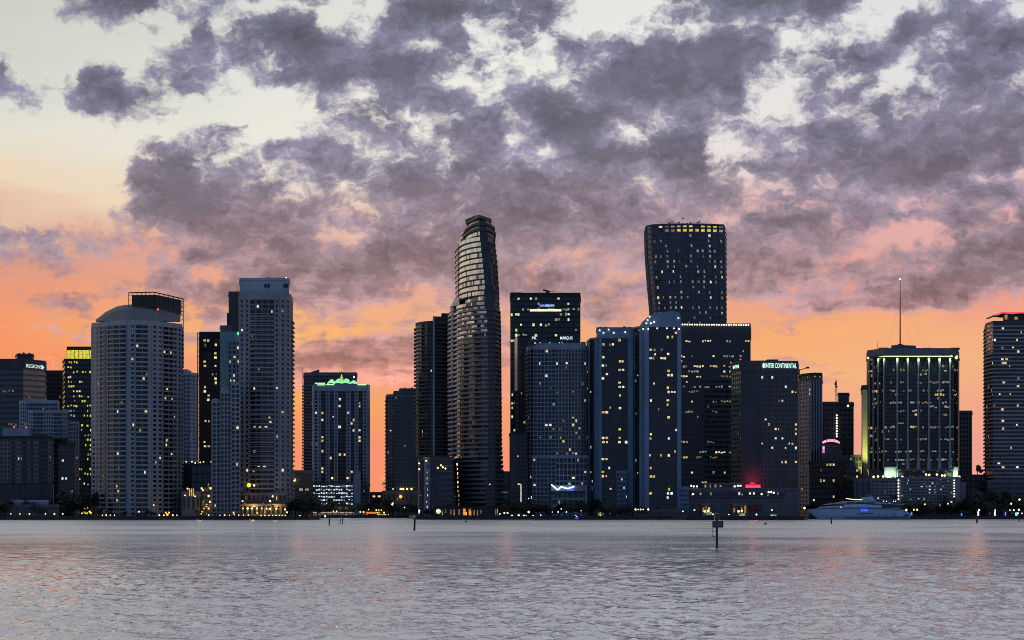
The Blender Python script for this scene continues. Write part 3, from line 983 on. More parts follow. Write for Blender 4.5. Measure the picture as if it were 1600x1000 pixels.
b = Bld('apartment_tower', 'teal blue slab with a green roof light and warm paired windows', 1680, 360)
SBt = st(wall=paint('teal_panel', (0.19, 0.31, 0.37)), fh=7.2, n=3, pier=0.34, sp=0.35, gl='res', lit=0.2, lset=[0, 1, 1, 4])
b.tier([(344.5, 34), (345, 0), (356, 0), (376, 0), (376, 34)], 520, None, [None, None, SBt, None], cap=14, wall=SBt['wall'])
b.tier([(344, 40), (345, 18), (362, 18), (362, 40)], 510, 520, None, cap=2, wall=MAT['mid'])
b.beacon(373, 521, -1, lamp('green_roof_glow', s2l((90, 255, 190)), 1.6), 1.3, 'roof_light')
for px, py, k in ((371, 545, 1), (369, 558, 2), (373, 562, 1), (361, 562, 0), (369, 588, 2)): b.light_at(px, py, k)
b.finish()

# tall twin tower
b = Bld('apartment_tower', 'tallest white condominium on the left with square crown and curved balcony bay', 1560, 416)
SWn = st(wall=MAT['cream'], fh=7.5, bw=9.0, pier=0.62, sp=0.46, gl='res', lit=0.01)
SWb = st(wall=MAT['cream'], fh=7.5, n=1, pier=0.10, sp=0.14, sd=0.22, pd=0.6, gl='res', lit=0.035)
bay = curve(391, 428, 409, -2.5, 0.0, 4)
path = [(374, 46), (374.5, 2)] + [(382, 1), (391, 0)] + bay[1:] + [(437, 0), (446, 2), (453, 8), (457, 40)]
P, z0, zc, z1 = b.tier(path, 459, None, [SWn, SWn, SWn] + [SWb] * 4 + [SWn, SWn, SWn, SWn], cap=9, wall=MAT['cream'])
nf = round((zc - z0) / b.m(7.5))
b.balcony([b.p(*q) for q in bay], z0, zc - 10, nf - 1, 1.5, MAT['cream'], MAT['cream'], rail=0.6)
b.balcony([b.p(453.5, 12), b.p(457, 40)], z0, zc - 12, nf - 2, 1.9, MAT['cream'], MAT['cream'], rail=0.8)
b.tier([(374.5, 40), (375, 3), (437, 3), (451.5, 6), (452, 40)], 436, 459, None, cap=2, wall=MAT['pale'], core='crown')
for q in (413, 418, 439, 443, 447):
    b.box('louvre', MAT['black'], q, q + 3, 2.2 if q < 437 else 4.0, 3.6 if q < 437 else 7, 444, 449)
b.tier([(357, 204), (358, 174), (374, 174), (374, 204)], 457, None, [None, st(wall=MAT['stone'], fh=7.5, n=3, pier=0.2, sp=0.3, gl='off', lit=0.01), None], cap=2, wall=MAT['stone'])
b.box('wing', MAT['stone'], 354.5, 358, 178, 200, 489, 806)
b.box('wing', MAT['mid'], 346, 355, 182, 200, 509, 806)
b.beacon(447, 434.5, 6, WHITE_LAMP, 0.6)
b.clutter(380, 448, 10, 34, 436, 2.2, 6)
for px, py, k in ((405, 477, 1), (438, 487, 3), (442, 488, 4), (396, 606, 1), (440, 645, 1), (444, 645, 0), (400, 665, 0), (421, 656, 0), (424, 658, 1), (404, 665, 1), (410, 666, 1), (417, 666, 1), (385, 733, 1), (395, 733, 0), (406, 732, 1), (412, 732, 1), (418, 731, 0), (438, 733, 1), (407, 577, 4), (429, 607, 2), (395, 703, 2)):
    b.light_at(px, py, k)
b.finish()

b = Bld('apartment_block', 'stepped tan flats with two white rounded roof caps beside the tallest white condominium', 1530, 352)
ST = st(wall=MAT['cream'], fh=7.0, bw=6.2, pier=0.30, sp=0.32, gl='res', lit=0.03)
b.tier([(331, 26), (331.5, 3), (345, 3), (345, 26)], 628, None, [ST, ST, None], cap=2, wall=MAT['cream'])
b.tier([(344.8, 26), (345, 0), (361, 0), (361, 26)], 613, None, ST, cap=2, wall=MAT['cream'])
b.tier([(360.8, 26), (361, -2), (375, -2), (375, 26)], 600, None, ST, cap=2, wall=MAT['cream'])
for c, w, t, h in ((338, 6.2, 628, 4.5), (353, 7.4, 613, 6.5)):
    x, y = b.p(c, 10); m = b.part('roof_cap', MAT['leadroof']); z = b.z(t, 3) + .5
    r = b.m(w); pr = [(x + r * math.cos(a * math.pi / 8), b.m(h) * min(1, 1.15 * math.sin(a * math.pi / 8))) for a in range(9)]
    for (xa, za), (xb, zb) in zip(pr, pr[1:]):
        m.face([(xa, 4, z + za), (xa, 22, z + za), (xb, 22, z + zb), (xb, 4, z + zb)])
    m.face([(xx, 4, z + zz) for xx, zz in pr[::-1]])
for px, py, k in ((343, 662, 1), (343, 717, 1), (343, 730, 1), (372, 670, 1), (333, 670, 4)): b.light_at(px, py, k)
b.finish()

b = Bld('podium_building', 'dark glass podium with warm rooms between the two white towers', 1600, 308)
SPd = st(wall=MAT['stone'], fh=14, bw=9, pier=0.08, sp=0.15, gl='grn', lit=0.22, lset=[3, 4, 0])
b.tier([(280, 30), (281, 0), (333, 0), (333, 30)], 726, None, [None, SPd, None], cap=2, wall=MAT['stone'])
b.clutter(285, 330, 3, 26, 726, 2, 6)
for px in (286, 291, 300, 305, 313, 318, 330): b.beacon(px, 721.5 + (px % 3), 6, WARM_LAMP, 0.55, 'roof_light')
b.finish()
# two hotel slabs by the river mouth
b = Bld('apartment_tower', 'dark slab with serrated balconies behind the green crowned tower', 2180, 515)
SR = st(wall=MAT['mid'], fh=5.2, bw=5, pier=0.2, sp=0.4, gl='res', lit=0.02)
P, z0, zc, z1 = b.tier([(474, 40), (475, 4), (489, 0), (557, 0), (558, 40)], 583, 800, [None, SR, SR, None], cap=4, wall=MAT['mid'])
b.balcony([b.p(474, 22), b.p(475, 4), b.p(489, 0), b.p(496, 0)], z0, zc - 8, round((zc - z0) / b.m(5.2)), 1.7, MAT['grey'], MAT['mid'], rail=0.8)
m = b.part('roof_fin', MAT['mid']); A, B_, C_ = b.p(486, 2), b.p(499, 2), b.p(499, 20)
m.prism([A, B_, C_, (A[0], C_[1])], b.z(583, 2), 0, top=[b.z(581, 2), b.z(577, 2), b.z(577, 2), b.z(581, 2)])
b.clutter(500, 552, 6, 34, 583, 2.5, 6)
b.beacon(553, 589, -1.5, WHITE_LAMP, 0.9, 'roof_light')
b.finish()

b = Bld('apartment_tower', 'blue grey hotel tower with green floodlit scalloped crown', 2080, 533)
SH = st(wall=MAT['pale'], fh=5.4, n=1, pier=0.55, sp=0.45, pd=0.5, gl='res', lit=0.015)
SHd = st(wall=MAT['mid'], fh=5.4, n=2, pier=0.12, sp=0.25, pd=0.3, gl='off', lit=0.05, lset=[0, 1, 0, 1, 2], lw=4.5)
cols_ = [(490, SH), (498, SH), (502, SHd), (509, SH), (515, SHd), (522, SH), (528, SHd), (541, SH), (548, SHd), (554, SH), (560, SHd), (567, SH), (574, None)]
cols_ = [(c + 0.0, s) for c, s in cols_]
b.tier([(489, 34)] + [(c, 0) for c, _ in cols_] + [(577, 8), (577.5, 36)], 602, 757, [SH] + [s for _, s in cols_[:-1]] + [SH, SH], cap=9, wall=MAT['pale'])
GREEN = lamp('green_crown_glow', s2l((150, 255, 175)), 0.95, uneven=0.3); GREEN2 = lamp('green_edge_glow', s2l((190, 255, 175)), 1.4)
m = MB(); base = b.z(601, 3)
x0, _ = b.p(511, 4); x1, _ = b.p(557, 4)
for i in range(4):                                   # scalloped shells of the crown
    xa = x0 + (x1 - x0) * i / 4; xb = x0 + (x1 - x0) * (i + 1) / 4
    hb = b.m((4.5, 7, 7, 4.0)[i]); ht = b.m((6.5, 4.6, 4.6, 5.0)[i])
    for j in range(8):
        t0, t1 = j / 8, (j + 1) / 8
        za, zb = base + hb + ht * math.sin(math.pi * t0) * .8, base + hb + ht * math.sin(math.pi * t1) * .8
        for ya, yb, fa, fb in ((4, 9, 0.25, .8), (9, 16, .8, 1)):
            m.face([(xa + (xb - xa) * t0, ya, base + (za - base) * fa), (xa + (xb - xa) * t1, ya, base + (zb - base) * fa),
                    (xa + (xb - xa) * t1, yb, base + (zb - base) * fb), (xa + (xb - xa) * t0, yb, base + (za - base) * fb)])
m.build('crown', GREEN, b.root)  # green floodlighting put in as the shells' own glow
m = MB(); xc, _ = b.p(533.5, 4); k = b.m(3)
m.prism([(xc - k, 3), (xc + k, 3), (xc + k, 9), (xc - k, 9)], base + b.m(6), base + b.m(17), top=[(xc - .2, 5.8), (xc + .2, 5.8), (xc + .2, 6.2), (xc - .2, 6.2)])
m.build('spire', lamp('lime_spire_glow', s2l((190, 240, 120)), 0.7), b.root)  # spire glows by itself in place of floodlighting
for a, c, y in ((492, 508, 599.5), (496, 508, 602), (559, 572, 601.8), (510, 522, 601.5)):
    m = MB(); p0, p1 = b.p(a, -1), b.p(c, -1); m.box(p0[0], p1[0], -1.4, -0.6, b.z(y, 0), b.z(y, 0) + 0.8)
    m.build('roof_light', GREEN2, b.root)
for px, py, k in ((531, 622, 1), (531, 637, 1), (562, 637, 0), (496, 647, 2), (504, 646, 0), (503, 656, 1), (544, 647, 2), (551, 657, 0), (550, 661, 1), (551, 670, 1), (531, 666, 6), (562, 670, 1), (504, 682, 1), (504, 691, 0), (562, 683, 1), (561, 688, 1), (504, 707, 0), (517, 714, 0), (531, 710, 0), (537, 710, 1), (516, 718, 1), (504, 730, 1), (504, 736, 1), (504, 740, 1), (550, 736, 0), (550, 740, 1)):
    b.light_at(px, py, k)
# lit parking decks and the blank stair tower
SDk = st(wall=MAT['grey'], fh=5.6, n=8, pier=0.22, sp=0.42, pd=0.35, gl='off', lit=0.9, lset=[2, 2, 2, 8], lw=5)
b.tier([(488, 30), (489, -6), (520, -6), (552, -6), (553, 30)], 755, 791, [None, SDk, SDk, None], cap=3, wall=MAT['mid'])
b.tier([(552.5, 30), (552.5, -8), (563.5, -8), (563.5, 30)], 738, None, None, cap=1, wall=MAT['pale'])
b.tier([(563.3, 30), (563.5, -5), (577, -5), (578, 30)], 757, None, [None, st(wall=MAT['mid'], fh=6, n=4, pier=0.3, sp=0.4, gl='off', lit=0.03), None], cap=2, wall=MAT['mid'])
b.beacon(519, 747, -8, WARM_LAMP, 1.1, 'roof_light'); b.beacon(543, 747, -8, WARM_LAMP, 1.0, 'roof_light')
b.finish()

b = Bld('office_building', 'low tan block with narrow vertical slots beside the lit parking decks', 2040, 476)
b.tier([(455, 30), (455, 0), (489, 0), (489, 30)], 736, None, [None, st(wall=MAT['tan'], fh=70, bw=3.2, pier=0.55, sp=0.05, pd=0.8, gl='off'), None], cap=3, wall=MAT['tan'])
for px, py in ((470, 773), (472, 773), (479, 772), (482, 774)): b.light_at(px, py, 1, 30)
b.beacon(460, 750, -4, WARM_LAMP, 1.5, 'wall_lamp')
b.finish()

b = Bld('crane_mast', 'thin grey mast rising in the orange gap right of the tallest left condominium', 2100, 472.5, cat='mast')
x = 0; m = b.part('lattice', MAT['steel']); H = b.z(575)
for sx, sy in ((-.45, -.45), (.45, -.45), (.45, .45), (-.45, .45)): m.tube((sx, sy, 0), (sx * .5, sy * .5, H), 0.12, 0.08, 4)
for i in range(60):
    z = H * i / 60; s = (-1) ** i * .45 * (1 - .5 * i / 60); m.tube((s, -.45, z), (-s, -.45, z + H / 60), 0.07, seg=3)
b.finish()

b = Bld('low_building', 'low flat roofed block with two bright windows in the orange gap', 2150, 588)
b.tier([(574, 20), (574, 0), (603, 0), (603, 20)], 770, None, [None, st(wall=MAT['stone'], fh=9, n=4, pier=0.3, sp=0.3, gl='off'), None], cap=3, wall=MAT['stone'])
b.light_at(583, 777, 1, 10); b.light_at(591, 777, 1, 10)
b.finish()

b = Bld('apartment_tower', 'dark stepped roof tower with notched left balconies behind the twin curved tower', 2060, 626)
SQ = st(wall=MAT['mid'], fh=5.6, bw=5, pier=0.25, sp=0.3, gl='off', lit=0.03, lset=[2, 8, 1])
P, z0, zc, z1 = b.tier([(603, 40), (605, 6), (616, 0), (640, 0), (660, 0), (661, 40)], 617, 768, SQ, cap=3, wall=MAT['mid'])
b.balcony([b.p(603.4, 30), b.p(605, 6)], z0, zc, 25, 1.6, MAT['cream'], MAT['mid'], rail=0.7)
b.tier([(615, 30), (616, 4), (660, 4), (660, 30)], 612, 617, None, cap=2, wall=MAT['mid'])
b.tier([(624, 30), (625, 8), (660, 8), (660, 30)], 608, 612, None, cap=2, wall=MAT['mid'])
b.tier([(597, 34), (598, -6), (660, -6), (660, 34)], 768, None, [None, st(wall=MAT['tan'], fh=16, bw=7, pier=0.5, sp=0.5, gl='off', lit=0.05), None], cap=5, wall=MAT['tan'])
b.clutter(628, 656, 10, 28, 608, 3, 5)
for px in (626, 630, 636, 643): b.beacon(px, 764, -4, WARM_LAMP, 1.1, 'terrace_light')
b.beacon(626, 776, -8, AMBER_LAMP, 1.7, 'wall_lamp')
b.finish()

# curved twin with pale fin
b = Bld('apartment_tower', 'dark curved balcony tower with pale vertical fin left of the tapering tower', 1680, 678)
path = curve(650, 677, 676, 0, 18, 6)
path2 = [(680, 0), (690, 2), (706, 6)]
SI = st(wall=MAT['stone'], fh=6.0, n=1, pier=0.08, sp=0.12, pd=0.25, sd=0.15, gl='off', lit=0.02, lset=[3, 4, 8, 2])
P, z0, zc, z1 = b.tier([(651, 50)] + path + path2 + [(707, 50)], 503, 713, [None] + [SI] * 6 + [None] + [SI] * 2 + [None], cap=3, wall=MAT['stone'])
nf = round((zc - z0) / b.m(6.0))
b.balcony([b.p(650.6, 34)] + [b.p(*q) for q in path], z0, zc, nf, 1.9, MAT['mid'], MAT['stone'], rail=0.55)
b.balcony([b.p(*q) for q in path2], z0, zc, nf, 1.2, MAT['mid'], MAT['stone'], rail=0.5)
b.box('fin', MAT['pale'], 676.4, 679.2, -2.4, 6, 494, 713)
for pth, t, bt in (([(677, 20), (679, 2), (706, 7), (706, 30)], 496, 503), ([(690, 20), (691, 5), (706, 8), (706, 30)], 491, 496)):
    b.tier(pth, t, bt, None, cap=2, wall=MAT['stone'])
b.finish()

b = Bld('podium_building', 'square dark podium at the foot of the twin curved tower', 1600, 690)
b.tier([(654, 40), (655, 4), (663, 4), (663, 40)], 718, None, [None, st(wall=MAT['stone'], fh=6, n=2, pier=0.1, sp=0.3, gl='off', lit=0.1), None], cap=2, wall=MAT['stone'])
b.tier([(663, 40), (663, 2), (666, 2), (669, 2), (672, 2), (672, 40)], 716, None, [None, None, st(wall=MAT['pale'], fh=9, n=1, pier=0.1, sp=0.45, gl='off', lit=.75, lset=[0, 1, 0]), None, None], cap=2, wall=MAT['pale'])
b.tier([(671.5, 40), (672, -3), (684, -3), (708, -3), (709, 40)], 716, None, [None, st(wall=MAT['stone'], fh=9, n=2, pier=0.1, sp=0.3, gl='off'), st(wall=MAT['stone'], fh=9.2, n=3, pier=0.04, sp=0.25, sd=0.6, gl='off', smat=MAT['mid']), None], cap=4, wall=MAT['stone'])
for px, py in ((684, 731), (689, 727), (692, 730), (696, 732), (666, 720), (655, 724), (655, 733)): b.beacon(px, py, -4, WARM_LAMP, 0.7, 'terrace_light')
b.finish()

# the tapering sail tower
b = Bld('skyscraper', 'tall tapering dark sail shaped tower with mirrored upper storeys and banded floors', 1600, 741)
D = 1600
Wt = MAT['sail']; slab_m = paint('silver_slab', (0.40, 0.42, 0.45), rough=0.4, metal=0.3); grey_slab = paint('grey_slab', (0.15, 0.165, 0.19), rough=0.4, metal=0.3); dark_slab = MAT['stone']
fhp = 7.15
rows_ = []
y = 793.0; ys_ = []
while y > 346: ys_.append(y); y -= fhp if y > 478 else 8.4
def lerp(tab, y):
    for (ya, va), (yb, vb) in zip(tab, tab[1:]):
        if ya >= y >= yb: return va + (vb - va) * (ya - y) / (ya - yb)
    return tab[0][1] if y > tab[0][0] else tab[-1][1]
LEFT = [(800, 706), (700, 702.5), (600, 702), (530, 702), (478, 702.6), (470.1, 703), (470, 713.2), (440, 713.0), (374, 712.5), (373.9, 721), (336, 727)]
CORN = [(800, 759), (735, 762), (600, 764), (500, 761.5), (440, 757), (370, 750), (336, 748)]
RGHT = [(800, 784), (736, 784), (690, 781.5), (520, 780), (450, 778.5), (400, 775.5), (360, 771), (336, 766.5)]
RET = [(800, 14), (470.1, 14), (470, 10), (374, 10), (336, 8)]
mir = GL['mir']; off = GL['off']
for j, yb in enumerate(ys_):
    yt = max(ys_[j + 1] if j + 1 < len(ys_) else yb - 8.4, 338)
    z0, z1 = b.z(yb), b.z(yt)
    l, c, r = lerp(LEFT, (yb + yt) / 2), lerp(CORN, (yb + yt) / 2), lerp(RGHT, (yb + yt) / 2)
    # left curved nose, main left face (angled towards the bright western sky), right face
    nose = 9 if yb > 470 else 4
    xs, xe = l + nose, c
    FACE = 7
    P = [b.p(l + 1.2, 76)] + [b.p(l + nose * (1 - math.cos(t)), 18 * (1 - math.sin(t)) + 40) for t in (0.25, .75, 1.25)]
    for q in range(FACE + 1):
        t = math.radians(10 + 60 * q / FACE); t0_, t1_ = math.radians(10), math.radians(70)
        fx = (math.cos(t0_) - math.cos(t)) / (math.cos(t0_) - math.cos(t1_)); fy = (math.sin(t) - math.sin(t0_)) / (math.sin(t1_) - math.sin(t0_))
        P.append(b.p(xs + (xe - xs) * fx, 40 - 45 * fy))
    P += [b.p(c + (r - c) * .55, -3), b.p(r, 16), b.p(r - 1, 76)]
    F0, F1 = 4, 4 + FACE - 1                                    # first and last facet of the curved main face
    top = yb < 366
    b.part('wall', Wt).prism(P, z0 + 0.003, z1)
    hh = 0.42 if yb > 490 else 0.36
    for i in range(len(P) - 1):
        a, e = P[i], P[i + 1]; L_ = math.hypot(e[0] - a[0], e[1] - a[1]); n = ((e[1] - a[1]) / L_, -(e[0] - a[0]) / L_)
        nb = 2 if F0 <= i <= F1 else (max(1, round(L_ / 5)) if i > F1 else 1); face = F0 <= i <= F1; xpos = (i - F0) / FACE
        for q in range(nb):
            s0, s1 = q / nb, (q + 1) / nb
            A = (a[0] + (e[0] - a[0]) * s0 + n[0] * .06, a[1] + (e[1] - a[1]) * s0 + n[1] * .06)
            E = (a[0] + (e[0] - a[0]) * (s1 - (.05 if not face or b.rng.random() < .25 else .004)) + n[0] * .06, a[1] + (e[1] - a[1]) * (s1 - (.05 if not face or b.rng.random() < .25 else .004)) + n[1] * .06)
            quad = [(*A, z0 + .6), (*E, z0 + .6), (*E, z1 - .4), (*A, z1 - .4)]
            xm = xpos + (s0 + s1) / 2 / FACE
            g = b.rng.choice(off)
            if face and not top:
                # mirrored curtain wall high up, breaking up into balconies lower down
                if yb < 470: g = b.rng.choice(mir[:2]) if b.rng.random() < 0.94 else mir[2]
                elif yb < 530: g = b.rng.choice(mir[:2]) if b.rng.random() < 0.55 and xm > .05 else b.rng.choice(off)
                elif yb < 620 and (xm < .38 or .62 < xm < .95) and b.rng.random() < .42: g = mir[2]
            b.wins.append((quad, g, None, n[1]))
    dd = 1.7 if yb > 480 else (2.2 if top else 1.0)
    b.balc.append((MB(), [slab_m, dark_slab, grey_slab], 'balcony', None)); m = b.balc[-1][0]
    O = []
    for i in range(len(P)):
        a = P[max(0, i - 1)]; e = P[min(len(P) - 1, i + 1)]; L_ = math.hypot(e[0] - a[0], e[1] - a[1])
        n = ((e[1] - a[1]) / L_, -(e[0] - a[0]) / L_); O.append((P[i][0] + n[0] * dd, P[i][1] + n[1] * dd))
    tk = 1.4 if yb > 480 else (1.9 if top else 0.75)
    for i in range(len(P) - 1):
        mi = 0 if i < F0 or (i <= F0 + 1 and 480 < yb < 640) else (2 if i <= F1 and yb > 480 else 1)  # highlights put into the slab colour: pale on the nose, darker across the face
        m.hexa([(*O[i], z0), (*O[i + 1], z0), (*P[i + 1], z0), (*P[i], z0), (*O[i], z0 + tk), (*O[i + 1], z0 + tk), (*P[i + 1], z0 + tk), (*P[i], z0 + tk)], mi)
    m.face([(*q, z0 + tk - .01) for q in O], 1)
m = b.part('roof_rim', MAT['stone']); zt = b.z(338)
P = [b.p(729, 30), b.p(748, -3), b.p(768, 20), b.p(766, 60), b.p(730, 60)]
m.prism(P, b.z(341), b.z(336)); P = [b.p(727, 30), b.p(744, 4), b.p(744, 34), b.p(728, 50)]
m.prism(P, b.z(336) + .01, b.z(334.5))
# the nose terrace where the lower curved body ends
P = [b.p(702.4 + 9 * (1 - math.cos(t)), 18 * (1 - math.sin(t)) + 40) for t in (0.05, .35, .65, 1.0, 1.3)]
m = b.part('terrace_rim', slab_m); m.prism(P + [b.p(718, 30), b.p(718, 56), b.p(703.4, 66)], b.z(470), b.z(458), top=[(q[0] * .5 + b.p(716, 40)[0] * .5, q[1] * .5 + 20) for q in P] + [b.p(717, 32), b.p(717, 52), b.p(709, 60)])
b.box('bridge_light', COOL_LAMP, 764, 779, -5.6, -5.2, 753.6, 754.4) if False else None
m = MB(); A, B_ = b.p(765, -5), b.p(779, 9); m.tube((A[0], A[1] - 1.5, b.z(757)), (B_[0], B_[1] - 1.5, b.z(753.5)), 0.35, seg=4); m.build('light_strip', COOL_LAMP, b.root)
for px, py, k in ((773, 397, 2), (773, 461, 8), (758, 584, 8), (740, 601, 2), (726, 735, 2), (730, 737, 2), (774, 619, 3), (724, 737, 1)): b.light_at(px, py, k)
b.finish()

b = Bld('low_building', 'narrow low grey block right of the foot of the tapering tower', 1640, 788)
b.tier([(778, 20), (779, 0), (796, 0), (796, 20)], 738, None, [None, st(wall=MAT['stone'], fh=20, n=1, pier=0.25, sp=0.3, gl='grn'), None], cap=6, wall=MAT['mid'])
m = MB(); A, B_ = b.p(783, -1), b.p(793, -1); m.box(A[0], B_[0], -1.2, -.8, b.z(769.5), b.z(768.6)); m.build('light_strip', lamp('dim_strip', s2l((160, 170, 150)), 0.6), b.root)
b.finish()
# tall green glass office with sign
SIGN_BLUE = lamp('pale_blue_sign_glow', s2l((205, 232, 255)), 1.5)
b = Bld('office_tower', 'dark green glass office tower with bright sky lobby band and white roof signs', 1880, 852)
SGn = st(wall=paint('green_black_mullion', (0.018, 0.03, 0.032)), fh=8.2, bw=4.0, pier=0.06, sp=0.3, pd=0.15, sd=0.1, gl='grn', lit=0.06, run=3, act=.8, lset=[6, 8, 8, 8, 4], lw=5,
         rows={2: .55, 3: .05, 4: .05, 5: .1, 7: .12})
b.tier([(797, 50), (798, 4), (812, 0), (906, 0), (907, 50)], 459, None, [None, SGn, SGn, None], cap=5, wall=SGn['wall'])
# broken parapet line and window washing crane
for a, c, t in ((797.5, 815, 456.8), (833, 851, 457.2), (868, 897, 457.4)):
    b.box('parapet', MAT['black'], a, c, 2, 30, t, 462)
m = b.part('roof_crane', MAT['black']); x, _ = b.p(855, 12)
m.box(x - 1.4, x + 1.4, 10, 13, b.z(461, 12), b.z(454.5, 12)); A, B_ = b.p(848.5, 12), b.p(860, 12)
m.tube((A[0], 11.5, b.z(453, 12)), (B_[0], 11.5, b.z(456, 12)), 0.9, 0.7, 5); C_ = b.p(869, 12); m.tube((B_[0], 11.5, b.z(456, 12)), (C_[0], 11.5, b.z(455.4, 12)), 0.2, 0.15, 4)
m = MB(); A, B_ = b.p(828, -.6), b.p(877, -.6)
m.box(A[0], B_[0], -.75, -.5, b.z(486.6), b.z(483.2)); m.build('sky_lobby_light', lamp('sky_lobby_glow', s2l((250, 255, 200)), 1.05, uneven=.15), b.root)
m = MB(); A, B_ = b.p(843, -.6), b.p(866, -.6)
m.box(A[0], B_[0], -.9, -.76, b.z(479), b.z(476)); m.build('blue_band_light', lamp('blue_band_glow', s2l((150, 190, 255)), 0.8, uneven=.7), b.root)
x, _ = b.p(885, -1); text_part('MARQUIS', 'sign', SIGN_BLUE, b.root, (x, -1.0, b.z(528.5)), b.m(6.4), width=b.m(19))
x, _ = b.p(834.5, -1); text_part('PK', 'sign', SIGN_BLUE, b.root, (x, -1.0, b.z(528.5)), b.m(6), width=b.m(7))
for px, py, k in ((809, 470, 1), (829, 470, 1), (842, 471, 8), (871, 470, 1), (888, 471, 1), (887, 499, 6), (888, 494, 6), (868, 500, 8), (801, 493, 6), (806, 493, 6), (809, 493, 6), (814, 506, 6), (835, 506, 6), (805, 513, 6), (836, 521, 6), (810, 521, 8), (902, 514, 8), (846, 511, 2), (867, 524, 1), (800, 536, 6)): b.light_at(px, py, k)
b.clutter(802, 900, 8, 40, 459, 3, 9)
for px in (836, 844, 859, 874, 878): b.beacon(px, 536, -1, WHITE_LAMP, .5, 'facade_light')
b.finish()

b = Bld('apartment_tower', 'narrow tower with an orange glinting left edge below the green glass office', 1760, 815)
b.tier([(798, 44), (798.5, 6), (806, 2), (820, 2), (822, 40)], 612, None, [None, st(wall=MAT['black'], fh=7, n=2, pier=.1, sp=.3, gl='grn', lit=.12, lset=[6, 8]), st(wall=MAT['black'], fh=7, n=3, pier=.1, sp=.3, gl='grn', lit=.02), None], cap=2, wall=MAT['black'])
GM = paint('warm_lit_gable', (0.50, 0.44, 0.40), rough=0.5)  # warm light on the left edge painted into a paler wall colour
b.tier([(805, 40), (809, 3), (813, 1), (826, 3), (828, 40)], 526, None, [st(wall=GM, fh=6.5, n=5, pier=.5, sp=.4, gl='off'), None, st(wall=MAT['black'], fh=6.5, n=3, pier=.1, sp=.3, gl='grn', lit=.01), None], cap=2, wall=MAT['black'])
for px, py, k in ((799, 602, 6), (801, 615, 1), (802, 632, 1), (800, 638, 1), (801, 654, 6), (819, 662, 0), (820, 701, 8)): b.light_at(px, py, k)
b.finish()

b = Bld('low_building', 'grey louvred parking block between the tapering tower and the white grid condominium', 1640, 808)
b.tier([(796, 30), (797, 0), (806, 0), (824, 0), (825, 30)], 678, None, [None, st(wall=MAT['mid'], fh=6, n=1, pier=0, sp=.55, sd=.6, gl='off'), st(wall=MAT['stone'], fh=6, n=3, pier=.1, sp=.4, gl='off', lit=.02), None], cap=2, wall=MAT['stone'])
b.finish()

# white grid condominium with zigzag light
b = Bld('apartment_tower', 'pale grid condominium with rounded left corner and blue zigzag light at its foot', 1640, 870)
SGd = st(wall=MAT['pale'], fh=6.5, bw=6.0, pier=.16, sp=.22, pd=.5, sd=.35, gl='res', lit=.045)
SGe = st(wall=MAT['white'], fh=6.5, bw=5.2, pier=.36, sp=.26, pd=.7, sd=.35, gl='res', lit=.09)
left = [(823, 30), (823.4, 20), (825.5, 11), (829, 5), (834, 2)]
P, z0, zc, z1 = b.tier(left + [(868, 0), (908, 0), (919, 6), (920, 34)], 541, 713, [SGd] * 4 + [SGd, SGe, SGe, SGe], cap=5, wall=MAT['pale'])
b.balcony([b.p(*q) for q in left], z0, zc, round((zc - z0) / b.m(6.5)), 1.5, MAT['white'], MAT['white'], rail=.7)
b.box('attic', MAT['pale'], 838, 916, 4, 26, 536, 542)
b.tier([(822, 34), (825, 6), (832, -1), (868, -1), (918, -1), (919, 34)], 713, None, [SGd, SGd, SGd, st(**{**SGd, 'fh': 9, 'pier': .22}), None], cap=3, wall=MAT['pale'])
b.box('podium', MAT['pale'], 861, 918, -6, -1.6, 758, 815)
b.tier([(862, -6), (862.2, -6.6), (912, -6.6), (913, -6)], 769, 792, [None, st(wall=MAT['pale'], fh=9, n=6, pier=.12, sp=.3, gl='off', lit=.5, lset=[0, 4, 1, 5]), None], cap=1, wall=MAT['stone'])
b.clutter(840, 912, 6, 24, 536, 3, 8)
zig = [(861.5, 757), (871.5, 765.5), (876.5, 760.5), (887, 763.5), (897.5, 760)]
m = MB()
for (pa, ya), (pb, yb) in zip(zig, zig[1:]):
    A, B_ = b.p(pa, -7.6), b.p(pb, -7.6); m.tube((A[0], -7.6, b.z(ya, -7.6)), (B_[0], -7.6, b.z(yb, -7.6)), .55, seg=5)
m.build('zigzag_light', lamp('zigzag_glow', s2l((205, 220, 255)), 2.4), b.root)
m = MB()
for a, c, y in ((888, 897, 765), (890, 896, 767)):
    A, B_ = b.p(a, -7.2), b.p(c, -7.2); m.box(A[0], B_[0], -7.3, -7.0, b.z(y, -7), b.z(y - 1.2, -7))
m.build('blue_light', lamp('royal_blue_glow', s2l((60, 110, 255)), 1.2), b.root)
for px, py, k in ((856, 545, 0), (887, 568, 2), (912, 568, 2), (856, 587, 2), (863, 635, 8), (912, 628, 0), (915, 628, 1), (903, 658, 0), (898, 665, 1), (858, 667, 1), (879, 691, 0), (890, 705, 0), (861, 685, 8), (836, 719, 0), (913, 739, 2), (833, 755, 2), (898, 744, 1), (892, 756, 1), (855, 666, 2)): b.light_at(px, py, k)
b.finish()

